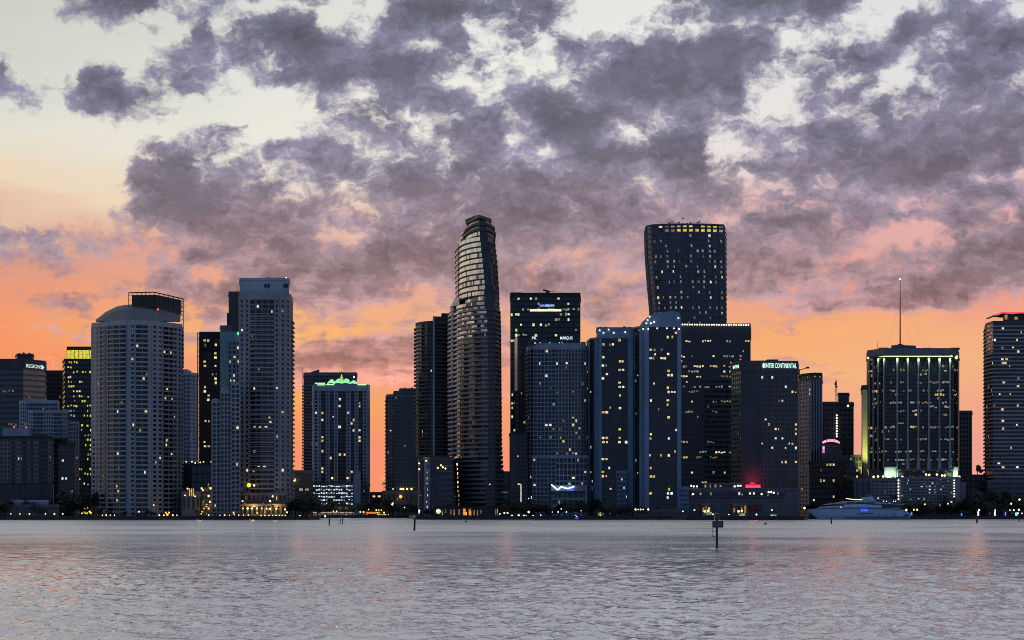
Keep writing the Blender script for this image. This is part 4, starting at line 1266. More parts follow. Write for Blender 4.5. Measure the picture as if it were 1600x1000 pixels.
# two blue framed dark glass slabs
SBk = st(wall=MAT['black'], fh=6.6, bw=5.2, pier=0.03, sp=.2, pd=.2, sd=.5, gl='off', lit=.035, lset=[0, 1, 4, 4, 3, 2, 8], smat=MAT['stone'])
SBf = st(wall=MAT['blue'], fh=200, n=3, pier=.5, sp=0.0, pd=1.3, gl='res')
def framed(label, D, x, top, face, lights, dots, sloped=False, annex=None):
    b = Bld('apartment_tower', label, D, (x[0] + x[-1]) / 2)
    b.tier([(x[0], 44), (x[1], 14), (x[2], 6), (x[3], 0), (face[0], 0), (face[1], 0), (x[4], 0), (x[4] + .5, 44)], top + (20 if sloped else 15), None,
           [None, st(wall=MAT['black'], fh=6.6, n=3, pier=.1, sp=.25, gl='off', lit=.06, lset=[2, 1, 8]), SBf, SBf, SBk, None, None], cap=1, wall=MAT['blue'])
    for a, c in ((x[3], face[0]), (face[1], x[4])):
        b.box('blue_fin', MAT['blue'], a + .3, c - .2, -1.8, -.02, top + 14, 815)
    if not sloped: b.tier([(x[3] - 4, 30), (x[3] - 3, -1.9), (x[4], -1.9), (x[4] + .3, 30)], top, top + 15.2, None, cap=2, wall=MAT['blue'])
    else:
        m = b.part('sloped_crown', MAT['blue'])
        A, B_ = b.p(x[2] + 2, -1.9), b.p(x[4], -1.9); C_ = b.p(x[2] + 14, -1.9); E_ = b.p(x[4] - 3, -1.9)
        zb = b.z(top + 21); zt = b.z(top)
        fr_ = [(A[0], zb), (B_[0], zb), (B_[0], b.z(top + 6)), (E_[0], zt + 1), (E_[0] - 6, zt + 2), (C_[0] + 6, zt + .5), (C_[0], b.z(top + 3)), (A[0], b.z(top + 14))]
        k = len(m.v); n = len(fr_)
        m.v += [(q, -1.9, z) for q, z in fr_] + [(q, 26, z) for q, z in fr_]
        m.f.append(tuple(range(k, k + n))); m.m.append(0); m.f.append(tuple(range(k + 2 * n - 1, k + n - 1, -1))); m.m.append(0)
        for i in range(n):
            j = (i + 1) % n; m.f.append((k + j, k + i, k + n + i, k + n + j)); m.m.append(0)
    if not sloped: b.clutter(x[3], x[4] - 2, 2, 24, top, 2.5, 6)
    for px, py in dots: b.beacon(px, py, -2.4, WHITE_LAMP, .62, 'crown_light')
    for px, py, k in lights: b.light_at(px, py, k, 7)
    if annex:
        a, c, t = annex
        b.tier([(a, 2), (a + .3, -4), (c, -4), (c + .3, 2)], t, None, [None, st(wall=MAT['blue'], fh=7, n=5, pier=.3, sp=.45, gl='res', lit=.12, lset=[2, 1]), None], cap=3, wall=MAT['blue'])
    b.finish()
framed('blue framed dark glass slab tower, the lower and flatter topped of the blue pair', 1610, [917, 922, 930, 936, 989], 513, (940, 981),
       [(969, 531, 0), (941, 538, 8), (941, 557, 1), (943, 571, 6), (948, 571, 8), (967, 563, 5), (975, 566, 1), (967, 576, 0), (975, 576, 2), (941, 594, 1), (946, 584, 1), (967, 596, 1), (967, 602, 1), (975, 607, 2), (967, 619, 5), (968, 637, 1), (940, 645, 0), (946, 645, 1), (950, 645, 0), (967, 669, 5), (940, 684, 2), (947, 682, 0), (967, 687, 0), (941, 694, 5), (947, 694, 1), (967, 694, 1), (976, 694, 2), (941, 718, 1), (949, 719, 0), (941, 735, 5), (940, 742, 1), (947, 744, 0), (951, 763, 1)],
       [(937, 516), (951, 515), (943, 520), (959, 520), (977, 519)], annex=(963, 980, 737))
framed('blue framed dark glass slab tower with sloped peak, the taller of the blue pair', 1580, [988, 992, 1001, 1007, 1064], 490, (1014, 1058),
       [(1044, 524, 1), (1055, 523, 0), (1016, 546, 6), (1022, 546, 8), (1032, 546, 8), (1044, 553, 1), (1016, 558, 6), (1025, 558, 8), (1031, 558, 1), (1038, 558, 1), (1044, 579, 0), (1044, 584, 1), (1051, 585, 1), (1023, 598, 0), (1044, 604, 5), (1043, 611, 1), (1048, 611, 1), (1053, 611, 2), (1017, 623, 6), (1044, 625, 1), (1044, 632, 5), (1044, 650, 1), (1044, 655, 0), (1053, 669, 1), (1017, 676, 1), (1017, 682, 0), (1044, 683, 2), (1017, 709, 0), (1044, 709, 1), (1017, 714, 0), (1017, 733, 0), (1019, 745, 5), (1024, 745, 0), (1044, 767, 5), (1044, 773, 2), (1052, 771, 2), (1044, 780, 2), (1017, 768, 0), (1017, 773, 0)],
       [(1005, 514), (1013, 514), (1027, 513), (1042, 513), (1053, 513), (1061, 514), (1010, 505), (1017, 505), (1022, 503), (1015, 495), (1012, 500), (1060, 497)], sloped=True, annex=(1064, 1076, 762))

# flared dark skyscraper
b = Bld('skyscraper', 'tall dark flared skyscraper with lit top row and roof antennas', 1950, 1072)
SF = st(wall=paint('dark_teal_frame', (0.095, 0.118, 0.15)), fh=8.0, pier=.30, sp=.34, pd=1.0, sd=.4, gl='off', lit=.17, lset=[8, 8, 4, 2, 8, 1], lw=6)
# the front is a gentle zigzag of bays that lean outwards towards the top on the left
NB = 14; Hs = [(352, 1008, 1131), (400, 1010, 1131.5), (450, 1015, 1132.5), (510, 1020, 1134), (650, 1022, 1135)]
def lean(py): return lerp([(650, 1022), (560, 1021), (510, 1019), (480, 1017), (450, 1014.5), (420, 1012), (390, 1010), (352, 1009)], py)
bands = [650 - 8.0 * i for i in range(38)]
zbot = b.z(660)
core_ = b.part('wall', SF['wall']); 
P = [b.p(1008, 46)] + [b.p(1024 + 110 * i / 12, -5 * math.sin(math.pi * i / 12)) for i in range(13)] + [b.p(1135, 46)]
b.tier([(1012, 46)] + [(1022 + 112 * i / 8, 2 - 6 * math.sin(math.pi * i / 8)) for i in range(9)] + [(1135, 46)], 662, None, None, cap=1, wall=SF['wall'])
lay = []
ys2 = []; y = 662.0
while y > 356: ys2.append(y); y -= 8.0
ys2.append(353)
def ring(y):
    l = lean(y); top = max(0, (500 - y) / 148)
    return [b.p(l - 1.5, 46), b.p(l, 9)] + [b.p(l + 9 + (1131 + 3 * min(1, (y - 353) / 160) - l - 9) * i / 12, 3 - 6.5 * math.sin(math.pi * i / 12) - 2.0 * top) for i in range(13)] + [b.p(1135, 46)]
from collections import defaultdict
pm_ = defaultdict(MB)
for ya, yb in zip(ys2, ys2[1:]):
    A, B_ = ring(ya), ring(yb); za, zb = b.z(ya), b.z(yb)
    n = len(A); k = len(core_.v)
    core_.v += [(*q, za) for q in A] + [(*q, zb) for q in B_]
    for i in range(n):
        j = (i + 1) % n; core_.f.append((k + i, k + j, k + n + j, k + n + i)); core_.m.append(0)
    rowi = ys2.index(ya)
    for i in range(n - 1):
        a, e, a2, e2 = A[i], A[i + 1], B_[i], B_[i + 1]
        L_ = math.hypot(e[0] - a[0], e[1] - a[1]); u = ((e[0] - a[0]) / L_, (e[1] - a[1]) / L_); nn = (u[1], -u[0])
        def pt(s, t, o):
            x = (a[0] + (e[0] - a[0]) * s) * (1 - t) + (a2[0] + (e2[0] - a2[0]) * s) * t
            y_ = (a[1] + (e[1] - a[1]) * s) * (1 - t) + (a2[1] + (e2[1] - a2[1]) * s) * t
            return (x + nn[0] * o, y_ + nn[1] * o, za + (zb - za) * t)
        sub = 4 if i in (0,) else 1
        for q in range(sub):
            s0, s1 = (q + .17) / sub, (q + .83) / sub
            b.wins.append(([pt(s0, .36, .08), pt(s1, .36, .08), pt(s1, .95, .08), pt(s0, .95, .08)], b.rng.choice(GL['blu']), None, nn[1]))
            topr = yb < 362
            pr = .92 if topr and i > 3 else (0.7 if rowi in (13, 17, 22, 27, 33) else .42)
            if i > 1 and b.rng.random() < pr:
                w0 = .22 if topr else b.rng.uniform(.2, .45); w1 = .8 if topr else w0 + b.rng.uniform(.15, .36)
                mi = (5 if b.rng.random() < .35 else 0) if topr and 5 < i < 13 else b.rng.choice([8, 8, 8, 4, 4, 4, 4, 8, 1])
                b.wins.append(([pt(w0, .4, .12), pt(w1, .4, .12), pt(w1, .88, .12), pt(w0, .88, .12)], LIT[mi], LITNAME[mi], nn[1]))
            pm_[(i, q)].hexa([pt(q / sub - .0, 0, .9), pt((q + .16) / sub, 0, .9), pt((q + .16) / sub, 0, 0), pt(q / sub, 0, 0), pt(q / sub, 1, .9), pt((q + .16) / sub, 1, .9), pt((q + .16) / sub, 1, 0), pt(q / sub, 1, 0)])
        b.part('spandrel', MAT['mid'] if i == 0 else SF['wall']).hexa([pt(0, .0, .5), pt(1, .0, .5), pt(1, .0, 0), pt(0, .0, 0), pt(0, .34, .5), pt(1, .34, .5), pt(1, .34, 0), pt(0, .34, 0)])
for m_ in pm_.values(): m_.build('pier', SF['wall'], b.root)
T = ring(353); zt = b.z(353); k = len(core_.v); core_.v += [(*q, zt) for q in T]; core_.f.append(tuple(range(k, k + len(T)))); core_.m.append(0)
m = b.part('roof_rim', MAT['stone']); m.prism([(q[0], q[1] - (.9 if 1 < i < len(T) - 1 else 0)) for i, q in enumerate(T)], zt + .01, zt + 1.6)
b.box('roof_plant', MAT['stone'], 1044, 1102, 6, 30, 350, 354)
for px, t in ((1046, 347), (1050, 345), (1055, 348), (1061, 346), (1067, 340), (1074, 347.5), (1079, 346), (1090, 346), (1093, 344.5), (1097, 348)):
    m = MB(); x, _ = b.p(px, 12); m.tube((x, 12, b.z(351, 12)), (x, 12, b.z(t, 12)), .28, .2, 4)
    m.box(x - .9, x + .9, 11.6, 12.4, b.z(t, 12) - 1.6, b.z(t, 12) - .7); m.build('aerial', MAT['black'], b.root)
b.finish()

b = Bld('office_building', 'broad dark office block edged with a row of white roofline lamps', 1760, 1118)
SD2 = st(wall=MAT['stone'], fh=7.9, bw=4.3, pier=.22, sp=.5, pd=.3, sd=.45, gl='off', lit=.13, run=4, act=.75, lset=[8, 8, 4, 1, 0], lw=4.5, rows={1: .3, 4: .4, 6: .45, 10: .4, 13: .4, 17: .4, 21: .35, 24: .35, 27: .4})
b.tier([(1056, 60), (1058, 0), (1172, 0), (1173, 60)], 507, None, [None, SD2, None], cap=16, wall=MAT['stone'])
b.clutter(1066, 1168, 10, 50, 507, 1.6, 9)
for i in range(29):
    b.beacon(1062.5 + i * 3.82, 507 + i * .03, -1, WHITE_LAMP, .72, 'roofline_lamp')
b.finish()

# hotel with white sign
b = Bld('hotel_building', 'dark granite hotel with white hotel sign letters and a red glow at its base', 1620, 1195, cat='hotel')
SGr = st(wall=paint('granite_grid', (0.085, 0.085, 0.095)), fh=7.4, n=11, pier=.42, sp=.45, pd=.5, sd=.35, gl='off', lit=.08, lset=[2, 8, 4, 1], lw=3.2)
SGl = st(wall=SGr['wall'], fh=7.4, n=5, pier=.2, sp=.5, pd=.3, sd=.45, gl='off', lit=.05, lset=[8])
b.tier([(1142, 50), (1143, 22), (1158, 2), (1188, 0), (1246, 5), (1247.5, 50)], 565, None, [None, SGl, None, SGr, None], cap=15, wall=MAT['stone'])
b.box('roof_plant', MAT['stone'], 1199, 1216, 8, 26, 561.5, 566)
b.clutter(1165, 1240, 10, 40, 565, 2.2, 7)
SG_ = lamp('mint_sign_glow', s2l((205, 255, 235)), 1.35)
x, y = b.p(1220, 2.8); rz = math.atan2(5, b.m(58))
text_part('INTER CONTINENTAL', 'sign', SG_, b.root, (x, y - 1.2, b.z(571.8, 2)), b.m(10.5), rotz=rz, width=b.m(50))
m = MB(); x, y = b.p(1193, 0.6); m.ball((x, y - 1.2, b.z(571.3, 1)), b.m(1.9), 8, 5, sz=2.2); m.build('sign_emblem', SG_, b.root)
b.face_sign((1143, 22), (1158, 2), 'INTER', .55, 573.5, 7, .62, SG_)
b.beacon(1142, 566.5, -1, RED, .7); b.beacon(1157, 561.5, -1, RED, .7)
# red lit canopy on the terrace
RG = lamp('red_canopy_glow', s2l((255, 40, 70)), 3.0, sample=True)
m = MB(); A, B_ = b.p(1166, -12), b.p(1188, -12); m.box(A[0], B_[0], -12, -8, b.z(763.5, -12), b.z(757.5, -12)); m.build('red_light', RG, b.root)
m = MB(); A, B_ = b.p(1164.5, -13), b.p(1189, -13)
n_ = 8
for i in range(n_):
    x0_ = A[0] + (B_[0] - A[0]) * i / n_; x1_ = A[0] + (B_[0] - A[0]) * (i + 1) / n_
    m.hexa([(x0_, -14.5, b.z(756.8, -12)), (x1_, -14.5, b.z(756.8, -12)), (x1_, -7, b.z(755.5, -12)), (x0_, -7, b.z(755.5, -12)),
            (x0_, -14.5, b.z(756, -12)), (x1_, -14.5, b.z(756, -12)), ((x0_ * .3 + x1_ * .7), -7, b.z(754, -12)), (x0_ * .7 + x1_ * .3, -7, b.z(754, -12))])
m.build('red_canopy', MAT['black'], b.root)
l = bpy.data.lights.new('red_lamp', 'POINT'); l.energy = 2600; l.color = (1, .05, .12); l.shadow_soft_size = 2
lo = bpy.data.objects.new('red_lamp', l); COL.objects.link(lo); lo.parent = b.root; x, _ = b.p(1177, -12); lo.location = (x, -6.5, b.z(751, -12))
for px, py, k in ((1193, 588, 1), (1208, 588, 1), (1228, 607, 2), (1194, 657, 1), (1200, 663, 0), (1214, 670, 1), (1241, 665, 1), (1241, 671, 0), (1241, 677, 1), (1214, 688, 2), (1223, 688, 2), (1241, 700, 2), (1208, 703, 2), (1228, 723, 0), (1241, 723, 1)): b.light_at(px, py, k)
# low convention podium in front
SPo = st(wall=MAT['grey'], fh=13, bw=9, pier=.25, sp=.55, gl='grn', lit=.25, lset=[8, 4])
b.tier([(1074, 10), (1075, -34), (1185, -34), (1249, -34), (1250, 10)], 764, None, [None, None, None, None], cap=2, wall=MAT['mid'])
SPo2 = st(wall=MAT['mid'], fh=9, bw=4, pier=.1, sp=.2, gl='grn', lit=.30, lset=[8, 4, 2, 8], lw=3)
b.tier([(1080, -30), (1080.2, -34.6), (1226, -34.6), (1227, -30)], 768, 777, [None, SPo2, None], cap=1, wall=MAT['mid'])
b.tier([(1100, -28), (1100.2, -31), (1160, -31), (1161, -28)], 756, 764.2, [None, st(wall=MAT['mid'], fh=8, bw=4, pier=.2, sp=.2, gl='grn', lit=.25, lset=[8, 2, 1], lw=3), None], cap=1, wall=MAT['mid'])
for a, c in ((1096, 1110), (1144, 1168)):
    b.tier([(a, -34), (a + .2, -38), (c, -38), (c + .2, -34)], 788, 806, [None, st(wall=MAT['tan'], fh=17, n=3, pier=.12, sp=.15, gl='off', lit=.75, lset=[0, 3, 0]), None], cap=2, wall=MAT['tan'])
    b.beacon((a + c) / 2 - 2, 799, -39, WARM_LAMP, .9, 'entrance_lamp'); b.beacon((a + c) / 2 + 3, 798, -39, WARM_LAMP, .8, 'entrance_lamp')
b.box('red_banner', paint('red_banner', (0.30, 0.02, 0.03)), 1172, 1190, -35, -34.3, 789, 797)
for px, py in ((1080, 759), (1084, 760), (1089, 760), (1148, 760), (1153, 759), (1157, 759), (1172, 771), (1178, 771), (1190, 772), (1201, 769), (1205, 769), (1083, 772), (1209, 770)): b.beacon(px, py, -35.5, WHITE_LAMP, .75, 'terrace_light')
for a, y in ((1103, 800), (1155, 802), (1204, 804)):
    m = MB(); A, B_ = b.p(a, -40), b.p(a + 9, -40); m.box(A[0], B_[0], -40.4, -40, b.z(y + 4, -40), b.z(y, -40)); m.build('lit_hedge_panel', lamp('pale_green_glow', s2l((190, 215, 170)), .5, uneven=.6), b.root)
b.finish()

b = Bld('apartment_tower', 'tower with pink lit left face and pale vertical stripes beside the hotel', 1820, 1266)
SPk = st(wall=paint('afterglow_pink_concrete', (0.52, 0.42, 0.42)), fh=6.4, n=7, pier=.42, sp=.42, gl='res', lit=.02)  # pink afterglow on the left face is put into its wall colour
SSt = st(wall=MAT['pale'], fh=170, n=4, pier=.42, sp=0, pd=1.2, gl='off')
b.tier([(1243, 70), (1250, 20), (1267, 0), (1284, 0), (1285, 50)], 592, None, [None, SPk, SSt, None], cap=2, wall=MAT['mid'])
b.tier([(1248, 50), (1252, 16), (1267, 1), (1284, 1), (1284.5, 50)], 584, 592, [None, st(wall=MAT['mid'], fh=9, n=4, pier=.3, sp=.3, gl='off', lit=.5, lset=[3, 4]), st(wall=MAT['mid'], fh=9, n=4, pier=.3, sp=.3, gl='off', lit=.7, lset=[3, 0]), None], cap=3, wall=MAT['brown'])
m = b.part('roof_crane', MAT['black']); A, B_ = b.p(1249, 18), b.p(1262, 8)
m.tube((A[0], 18, b.z(590, 18)), (A[0], 18, b.z(577, 18)), .5, seg=5); m.tube((A[0], 18, b.z(578.5, 18)), (B_[0], 8, b.z(575.5, 18)), .45, .35, 5); m.box(B_[0] - 1.6, B_[0] + 1.4, 7, 9, b.z(577, 18), b.z(574.4, 18))
b.light_at(1281, 610, 2, 300)
b.clutter(1254, 1282, 4, 40, 584, 2.5, 4)
b.finish()

b = Bld('office_tower', 'dark windowless stepped tower with bright dotted column and lattice roof mast', 1900, 1310)
b.tier([(1284, 40), (1285, 0), (1307, 0), (1308, 40)], 629, None, [None, st(wall=MAT['mid'], fh=8, n=5, pier=.4, sp=.5, gl='off', lit=.03), None], cap=2, wall=MAT['mid'])
b.tier([(1306, 46), (1307, 4), (1333, 4), (1334, 46)], 629.5, None, [None, st(wall=MAT['stone'], fh=7.6, n=6, pier=.4, sp=.5, gl='off'), None], cap=2, wall=MAT['stone'])
b.tier([(1309, 40), (1310, 6), (1326, 6), (1327, 40)], 615, 630, None, cap=1, wall=MAT['stone'])
for i in range(9): b.beacon(1307.5, 649 + i * 4.1, -1, WHITE_LAMP, .85, 'facade_light')
b.beacon(1325, 634, 3, WARM_LAMP, 1.0, 'facade_light')
m = MB(); x, _ = b.p(1306.2, 6); zb, zt = b.z(630, 6), b.z(598, 6)
for sx, sy in ((-1, -1), (1, -1), (1, 1), (-1, 1)): m.tube((x + sx * .9, 6 + sy * .9, zb), (x + sx * .5, 6 + sy * .5, zt), .16, seg=4)
for i in range(10):
    z = zb + (zt - zb) * i / 10; s = (-1) ** i; m.tube((x - s * .9, 5.1, z), (x + s * .8, 5.2, z + (zt - zb) / 10), .13, seg=3)
m.build('roof_mast', paint('pale_mast', (.5, .42, .4)), b.root)
m = MB(); m.tube((x, 6, zt), (x, 6, b.z(590, 6)), .3, .15, 5); m.ball((x - .4, 6, b.z(600, 6)), 1.3, 6, 4); m.ball((x + .3, 6, b.z(604, 6)), 1.2, 6, 4); m.ball((x, 6, b.z(597, 6)), 1.0, 6, 4); m.build('antenna', MAT['black'], b.root)
b.finish()

b = Bld('low_building', 'dark hotel annex with a curved pink neon marquee on its left roof edge', 1750, 1300)
b.tier([(1284, 30), (1285, 0), (1314, 0), (1315, 30)], 697, None, None, cap=2, wall=MAT['stone'])
b.tier([(1312, 40), (1313, 6), (1346, 6), (1347, 40)], 712, None, [None, st(wall=MAT['stone'], fh=9, n=7, pier=.4, sp=.4, gl='off', lit=.08), None], cap=2, wall=MAT['stone'])
b.tier([(1264, 26), (1265, -4), (1310, -4), (1320, 2), (1321, 26)], 722, None, [None, st(wall=MAT['brown'], fh=8, n=9, pier=.45, sp=.5, gl='off', lit=.03), None, None], cap=2, wall=MAT['brown'])
m = MB(); arc = [(1284.5, 690.5), (1289, 687.8), (1294, 686.6), (1299, 686.2), (1304, 686.6), (1308, 688), (1312, 690.5)]
lo_ = [(1286.5, 693.2), (1290, 691.2), (1294, 690.4), (1299, 690), (1304, 690.6), (1308, 691.8), (1312.4, 693.2)]
for i in range(6):
    q = [(arc[i], lo_[i]), (arc[i + 1], lo_[i + 1])]
    pts_ = []
    for (pu, yu), (pl, yl) in q:
        pts_.append(((b.p(pu, -5)[0], b.z(yu, -5)), (b.p(pl, -5)[0], b.z(yl, -5))))
    (u0, l0), (u1, l1) = pts_
    m.hexa([(l0[0], -5.5, l0[1]), (l1[0], -5.5, l1[1]), (l1[0], -5, l1[1]), (l0[0], -5, l0[1]), (u0[0], -5.5, u0[1]), (u1[0], -5.5, u1[1]), (u1[0], -5, u1[1]), (u0[0], -5, u0[1])])
m.build('neon_marquee', lamp('pink_neon_glow', s2l((255, 165, 180)), 1.2, uneven=.25), b.root)
for px, py in ((1291.5, 688.2), (1295.6, 687.6), (1299.4, 687.5), (1304, 688)):
    m = MB(); x, _ = b.p(px, -5.7); m.ball((x, -5.6, b.z(py, -5.7)), .42, 6, 4); m.build('marquee_dot', MAT['black'], b.root)
m = MB(); A = b.p(1285.2, -5)
m.box(A[0], A[0] + b.m(3), -5.5, -5, b.z(708, -5), b.z(697, -5)); m.build('neon_blade_sign', lamp('violet_neon_glow', s2l((245, 170, 255)), .95, uneven=.5), b.root)
for px, py, k in ((1294, 725, 0), (1297, 725, 1), (1305, 725, 1), (1338, 731, 0), (1337, 743, 0), (1285, 754, 0), (1288, 754, 1), (1303, 754, 0), (1281, 755, 4)): b.light_at(px, py, k, 8)
b.finish()

# ribbed tower with green floodlights and mast
b = Bld('office_tower', 'black glass tower with green floodlit white ribs and tall roof mast', 1720, 1425)
RIB = paint('white_rib', (0.30, 0.32, 0.33)); CAPM = paint('grey_cornice', (0.15, 0.155, 0.165))
SR1 = st(wall=MAT['black'], fh=6.4, bw=3.8, pier=.05, sp=.3, pd=.1, sd=.1, gl='off', lit=.13, run=4, act=.7, lset=[8, 8, 4, 4, 4, 8, 0], lw=4.2, rows={3: .5, 6: .6, 8: .5, 11: .4, 17: .4, 20: .5, 23: .5, 25: .45, 30: .6, 31: .5, 33: .5})
front_x = [1401.5, 1418, 1434.5, 1451, 1467.5, 1484]
P, z0, zc, z1 = b.tier([(1354, 60), (1357, 24), (1382, 0), (1402, 0), (1491, 0), (1496.5, 6), (1499, 50)], 556, 735, [None, SR1, SR1, SR1, SR1, None], cap=1, wall=MAT['black'])
b.tier([(1354.5, 58), (1356, 22), (1382, -2.2), (1484, -2.2), (1495.5, 3), (1498, 50)], 545.5, 556, None, cap=9, wall=CAPM)
b.tier([(1393, 30), (1394, 6), (1417, 6), (1430, 10), (1430.5, 30)], 541, 546, None, cap=1, wall=CAPM)
b.box('roof_plant', MAT['stone'], 1400, 1413, 8, 20, 538.5, 542)
ribs = [(1358.5, 23), (1364.5, 17), (1372, 10), (1381, 1.5)] + [(x, 0) for x in front_x]
for px, dy in ribs:
    x, y = b.p(px, dy); w = .65 if px < 1390 else .6
    m = MB(); zt = b.z(557, dy); zb_ = b.z(790 if px < 1410 and px > 1395 else 733, dy)
    prof_ = [(zb_, 1.6 if px > 1390 else .6), (zb_ + 6, 1.3 if px > 1390 else .6), (zb_ + 14, .8), (zb_ + 24, .6), (zt - 14, .55), (zt - 5, .8), (zt, 1.1)]
    for (za, wa), (zz, wb) in zip(prof_, prof_[1:]):
        m.hexa([(x - wa, y - 1.5, za), (x + wa, y - 1.5, za), (x + wa, y, za), (x - wa, y, za), (x - wb, y - 1.5, zz), (x + wb, y - 1.5, zz), (x + wb, y, zz), (x - wb, y, zz)])
    m.build('rib', RIB, b.root)
    l = bpy.data.lights.new('rib_floodlight', 'SPOT'); l.energy = 8000; l.color = (.72, 1, .50); l.spot_size = math.radians(70); l.spot_blend = .8; l.shadow_soft_size = .3
    lo = bpy.data.objects.new('rib_floodlight', l); COL.objects.link(lo); lo.parent = b.root; lo.location = (x, y - 2.6, zt - .5); lo.rotation_euler = (math.radians(11), 0, 0)
EDGE = lamp('lime_cornice_glow', s2l((215, 255, 165)), 1.7, uneven=.25)
for (pa, da), (pb, db) in (((1356.5, 23), (1382, -.8)), ((1382, -.8), (1402, -.8)), ((1402, -.8), (1484, -.8)), ((1484, -.8), (1495.5, 4))):
    A, B_ = b.p(pa, da), b.p(pb, db); m = MB(); m.tube((A[0], A[1] - .8, b.z(556.5, da)), (B_[0], B_[1] - .8, b.z(556.7, db)), .62, seg=4); m.build('cornice_light', EDGE, b.root)
b.beacon(1357, 558.5, 22, EDGE, 1.3, 'floodlight'); b.beacon(1494, 559, -1, EDGE, 1.3, 'floodlight')
b.clutter(1362, 1490, 16, 44, 545.5, 2.0, 8)
# recessed base and green lit ends
b.tier([(1356, 40), (1358, 18), (1382, 3), (1402, 3), (1491, 3), (1496, 8), (1497, 40)], 734, None, [None, None, None, st(wall=MAT['mid'], fh=9, n=16, pier=.1, sp=.6, gl='off', lit=.2, lset=[4, 3, 8]), None, None], cap=1, wall=MAT['mid'])
b.box('base_ledge', CAPM, 1402, 1491, -2.6, 3.4, 733, 735.5)
GW = paint('pale_base_wall', (.44, .47, .46))
b.tier([(1381, 4), (1381.5, -1), (1400, -1), (1401, 4)], 731, 752, None, cap=1, wall=GW)
b.tier([(1488, 6), (1489, -1), (1497, -1), (1497.5, 6)], 731, 752, None, cap=1, wall=GW)
for px in (1391, 1493, 1403):
    l = bpy.data.lights.new('base_floodlight', 'SPOT'); l.energy = 9000; l.color = (.70, 1, .62); l.spot_size = math.radians(75); l.spot_blend = .7; l.shadow_soft_size = .4
    lo = bpy.data.objects.new('base_floodlight', l); COL.objects.link(lo); lo.parent = b.root; x, _ = b.p(px, -8); lo.location = (x, -7.5, b.z(746.3, -8)); lo.rotation_euler = (math.radians(118), 0, 0)
# mast
m = MB(); x, _ = b.p(1406.5, 14); m.tube((x, 14, b.z(541, 14)), (x, 14, b.z(490, 14)), .62, .5, 6); m.tube((x, 14, b.z(490, 14)), (x, 14, b.z(437, 14)), .5, .22, 6)
m.box(x - 1.6, x + 1.6, 12.6, 15.4, b.z(542, 14), b.z(537.5, 14)); m.build('roof_mast', paint('mast_red_grey', (.10, .07, .07)), b.root)
b.beacon(1406.5, 436, 14, WHITE_LAMP, .8)
m = MB(); x2, _ = b.p(1371, 24); m.tube((x2, 24, b.z(546, 24)), (x2, 24, b.z(533.5, 24)), .22, .12, 4); m.build('aerial', MAT['black'], b.root)
for s, px2, y2 in ((1, 1426, 541), (-1, 1386, 545), (1, 1455, 546)):
    m = MB(); xb, _ = b.p(px2, 20); m.tube((xb, 20, b.z(y2, 20)), (x, 14, b.z(470, 14)), .05, seg=3); m.build('guy_wire', MAT['black'], b.root)
b.finish()

b = Bld('office_building', 'slim pale wing with yellow floodlit foot behind left of the ribbed black tower', 1760, 1352)
b.tier([(1346, 60), (1347.5, 8), (1359, 4), (1360, 60)], 610, None, None, cap=1, wall=paint('pale_wing', (.40, .42, .36)))
b.tier([(1345.5, 58), (1347, 8), (1358, 4), (1358, 58)], 603, 610, None, cap=3, wall=MAT['brown'])
l = bpy.data.lights.new('yellow_floodlight', 'SPOT'); l.energy = 170000; l.color = (1, .95, .22); l.spot_size = math.radians(60); l.spot_blend = .9; l.shadow_soft_size = .5
lo = bpy.data.objects.new('yellow_floodlight', l); COL.objects.link(lo); lo.parent = b.root; x, _ = b.p(1352, -9); lo.location = (x, -10, b.z(752, -10)); lo.rotation_euler = (math.radians(163), 0, 0)
b.finish()

b = Bld('parking_garage', 'grey multi level parking garage with white dot lights below the ribbed tower', 1690, 1425)
GRG = st(wall=MAT['grey'], fh=5.0, bw=4.2, pier=.22, sp=.45, pd=.3, sd=.45, gl='off', lit=.30, lset=[2, 2, 8, 4, 1], lw=3)
GRn = st(**{**GRG, 'lit': .04, 'bw': 7})
b.tier([(1334, 30), (1335, 0), (1361, 0), (1402, 0), (1402.5, 30)], 749, None, [None, st(wall=MAT['mid'], fh=40, n=3, pier=.4, sp=.1, gl='off'), GRn, None], cap=3, wall=MAT['mid'])
b.tier([(1402, 30), (1402.3, -2), (1408, -2), (1493, -2), (1500, -2), (1501, 30)], 747, None, [None, None, GRG, None, None], cap=2, wall=MAT['grey'])
b.box('annex', MAT['grey'], 1499.5, 1509, 4, 24, 753, 812)
b.clutter(1340, 1398, 6, 26, 749, 2.5, 6)
for i in range(7):
    b.beacon(1403.8, 750.5 + i * 4.9, -3, WHITE_LAMP, .72, 'facade_light'); b.beacon(1491, 750.5 + i * 4.2, -3, WHITE_LAMP, .6, 'facade_light')
for px, py in ((1365, 745), (1372, 744.5), (1380, 744.5), (1447, 741.5), (1452, 742), (1464, 741.5), (1472, 743), (1476, 743), (1410, 745), (1499, 745)): b.beacon(px, py, -1, WARM_LAMP, .95, 'roof_light')
b.finish()

b = Bld('office_building', 'plain dark grey slab rising behind right of the ribbed black tower', 1850, 1505)
b.tier([(1490, 40), (1490, 0), (1518, 0), (1519, 40)], 643, None, [None, st(wall=MAT['mid'], fh=7, n=6, pier=.4, sp=.45, gl='off', lit=0), None], cap=2, wall=MAT['mid'])
b.finish()

b = Bld('low_building', 'low dark brown block left of the right edge tower', 1720, 1520)
b.tier([(1508, 30), (1509, 0), (1540, 0), (1541, 30)], 743, None, [None, st(wall=MAT['brown'], fh=9, n=4, pier=.5, sp=.5, gl='off', lit=0), None], cap=2, wall=MAT['brown'])
b.finish()

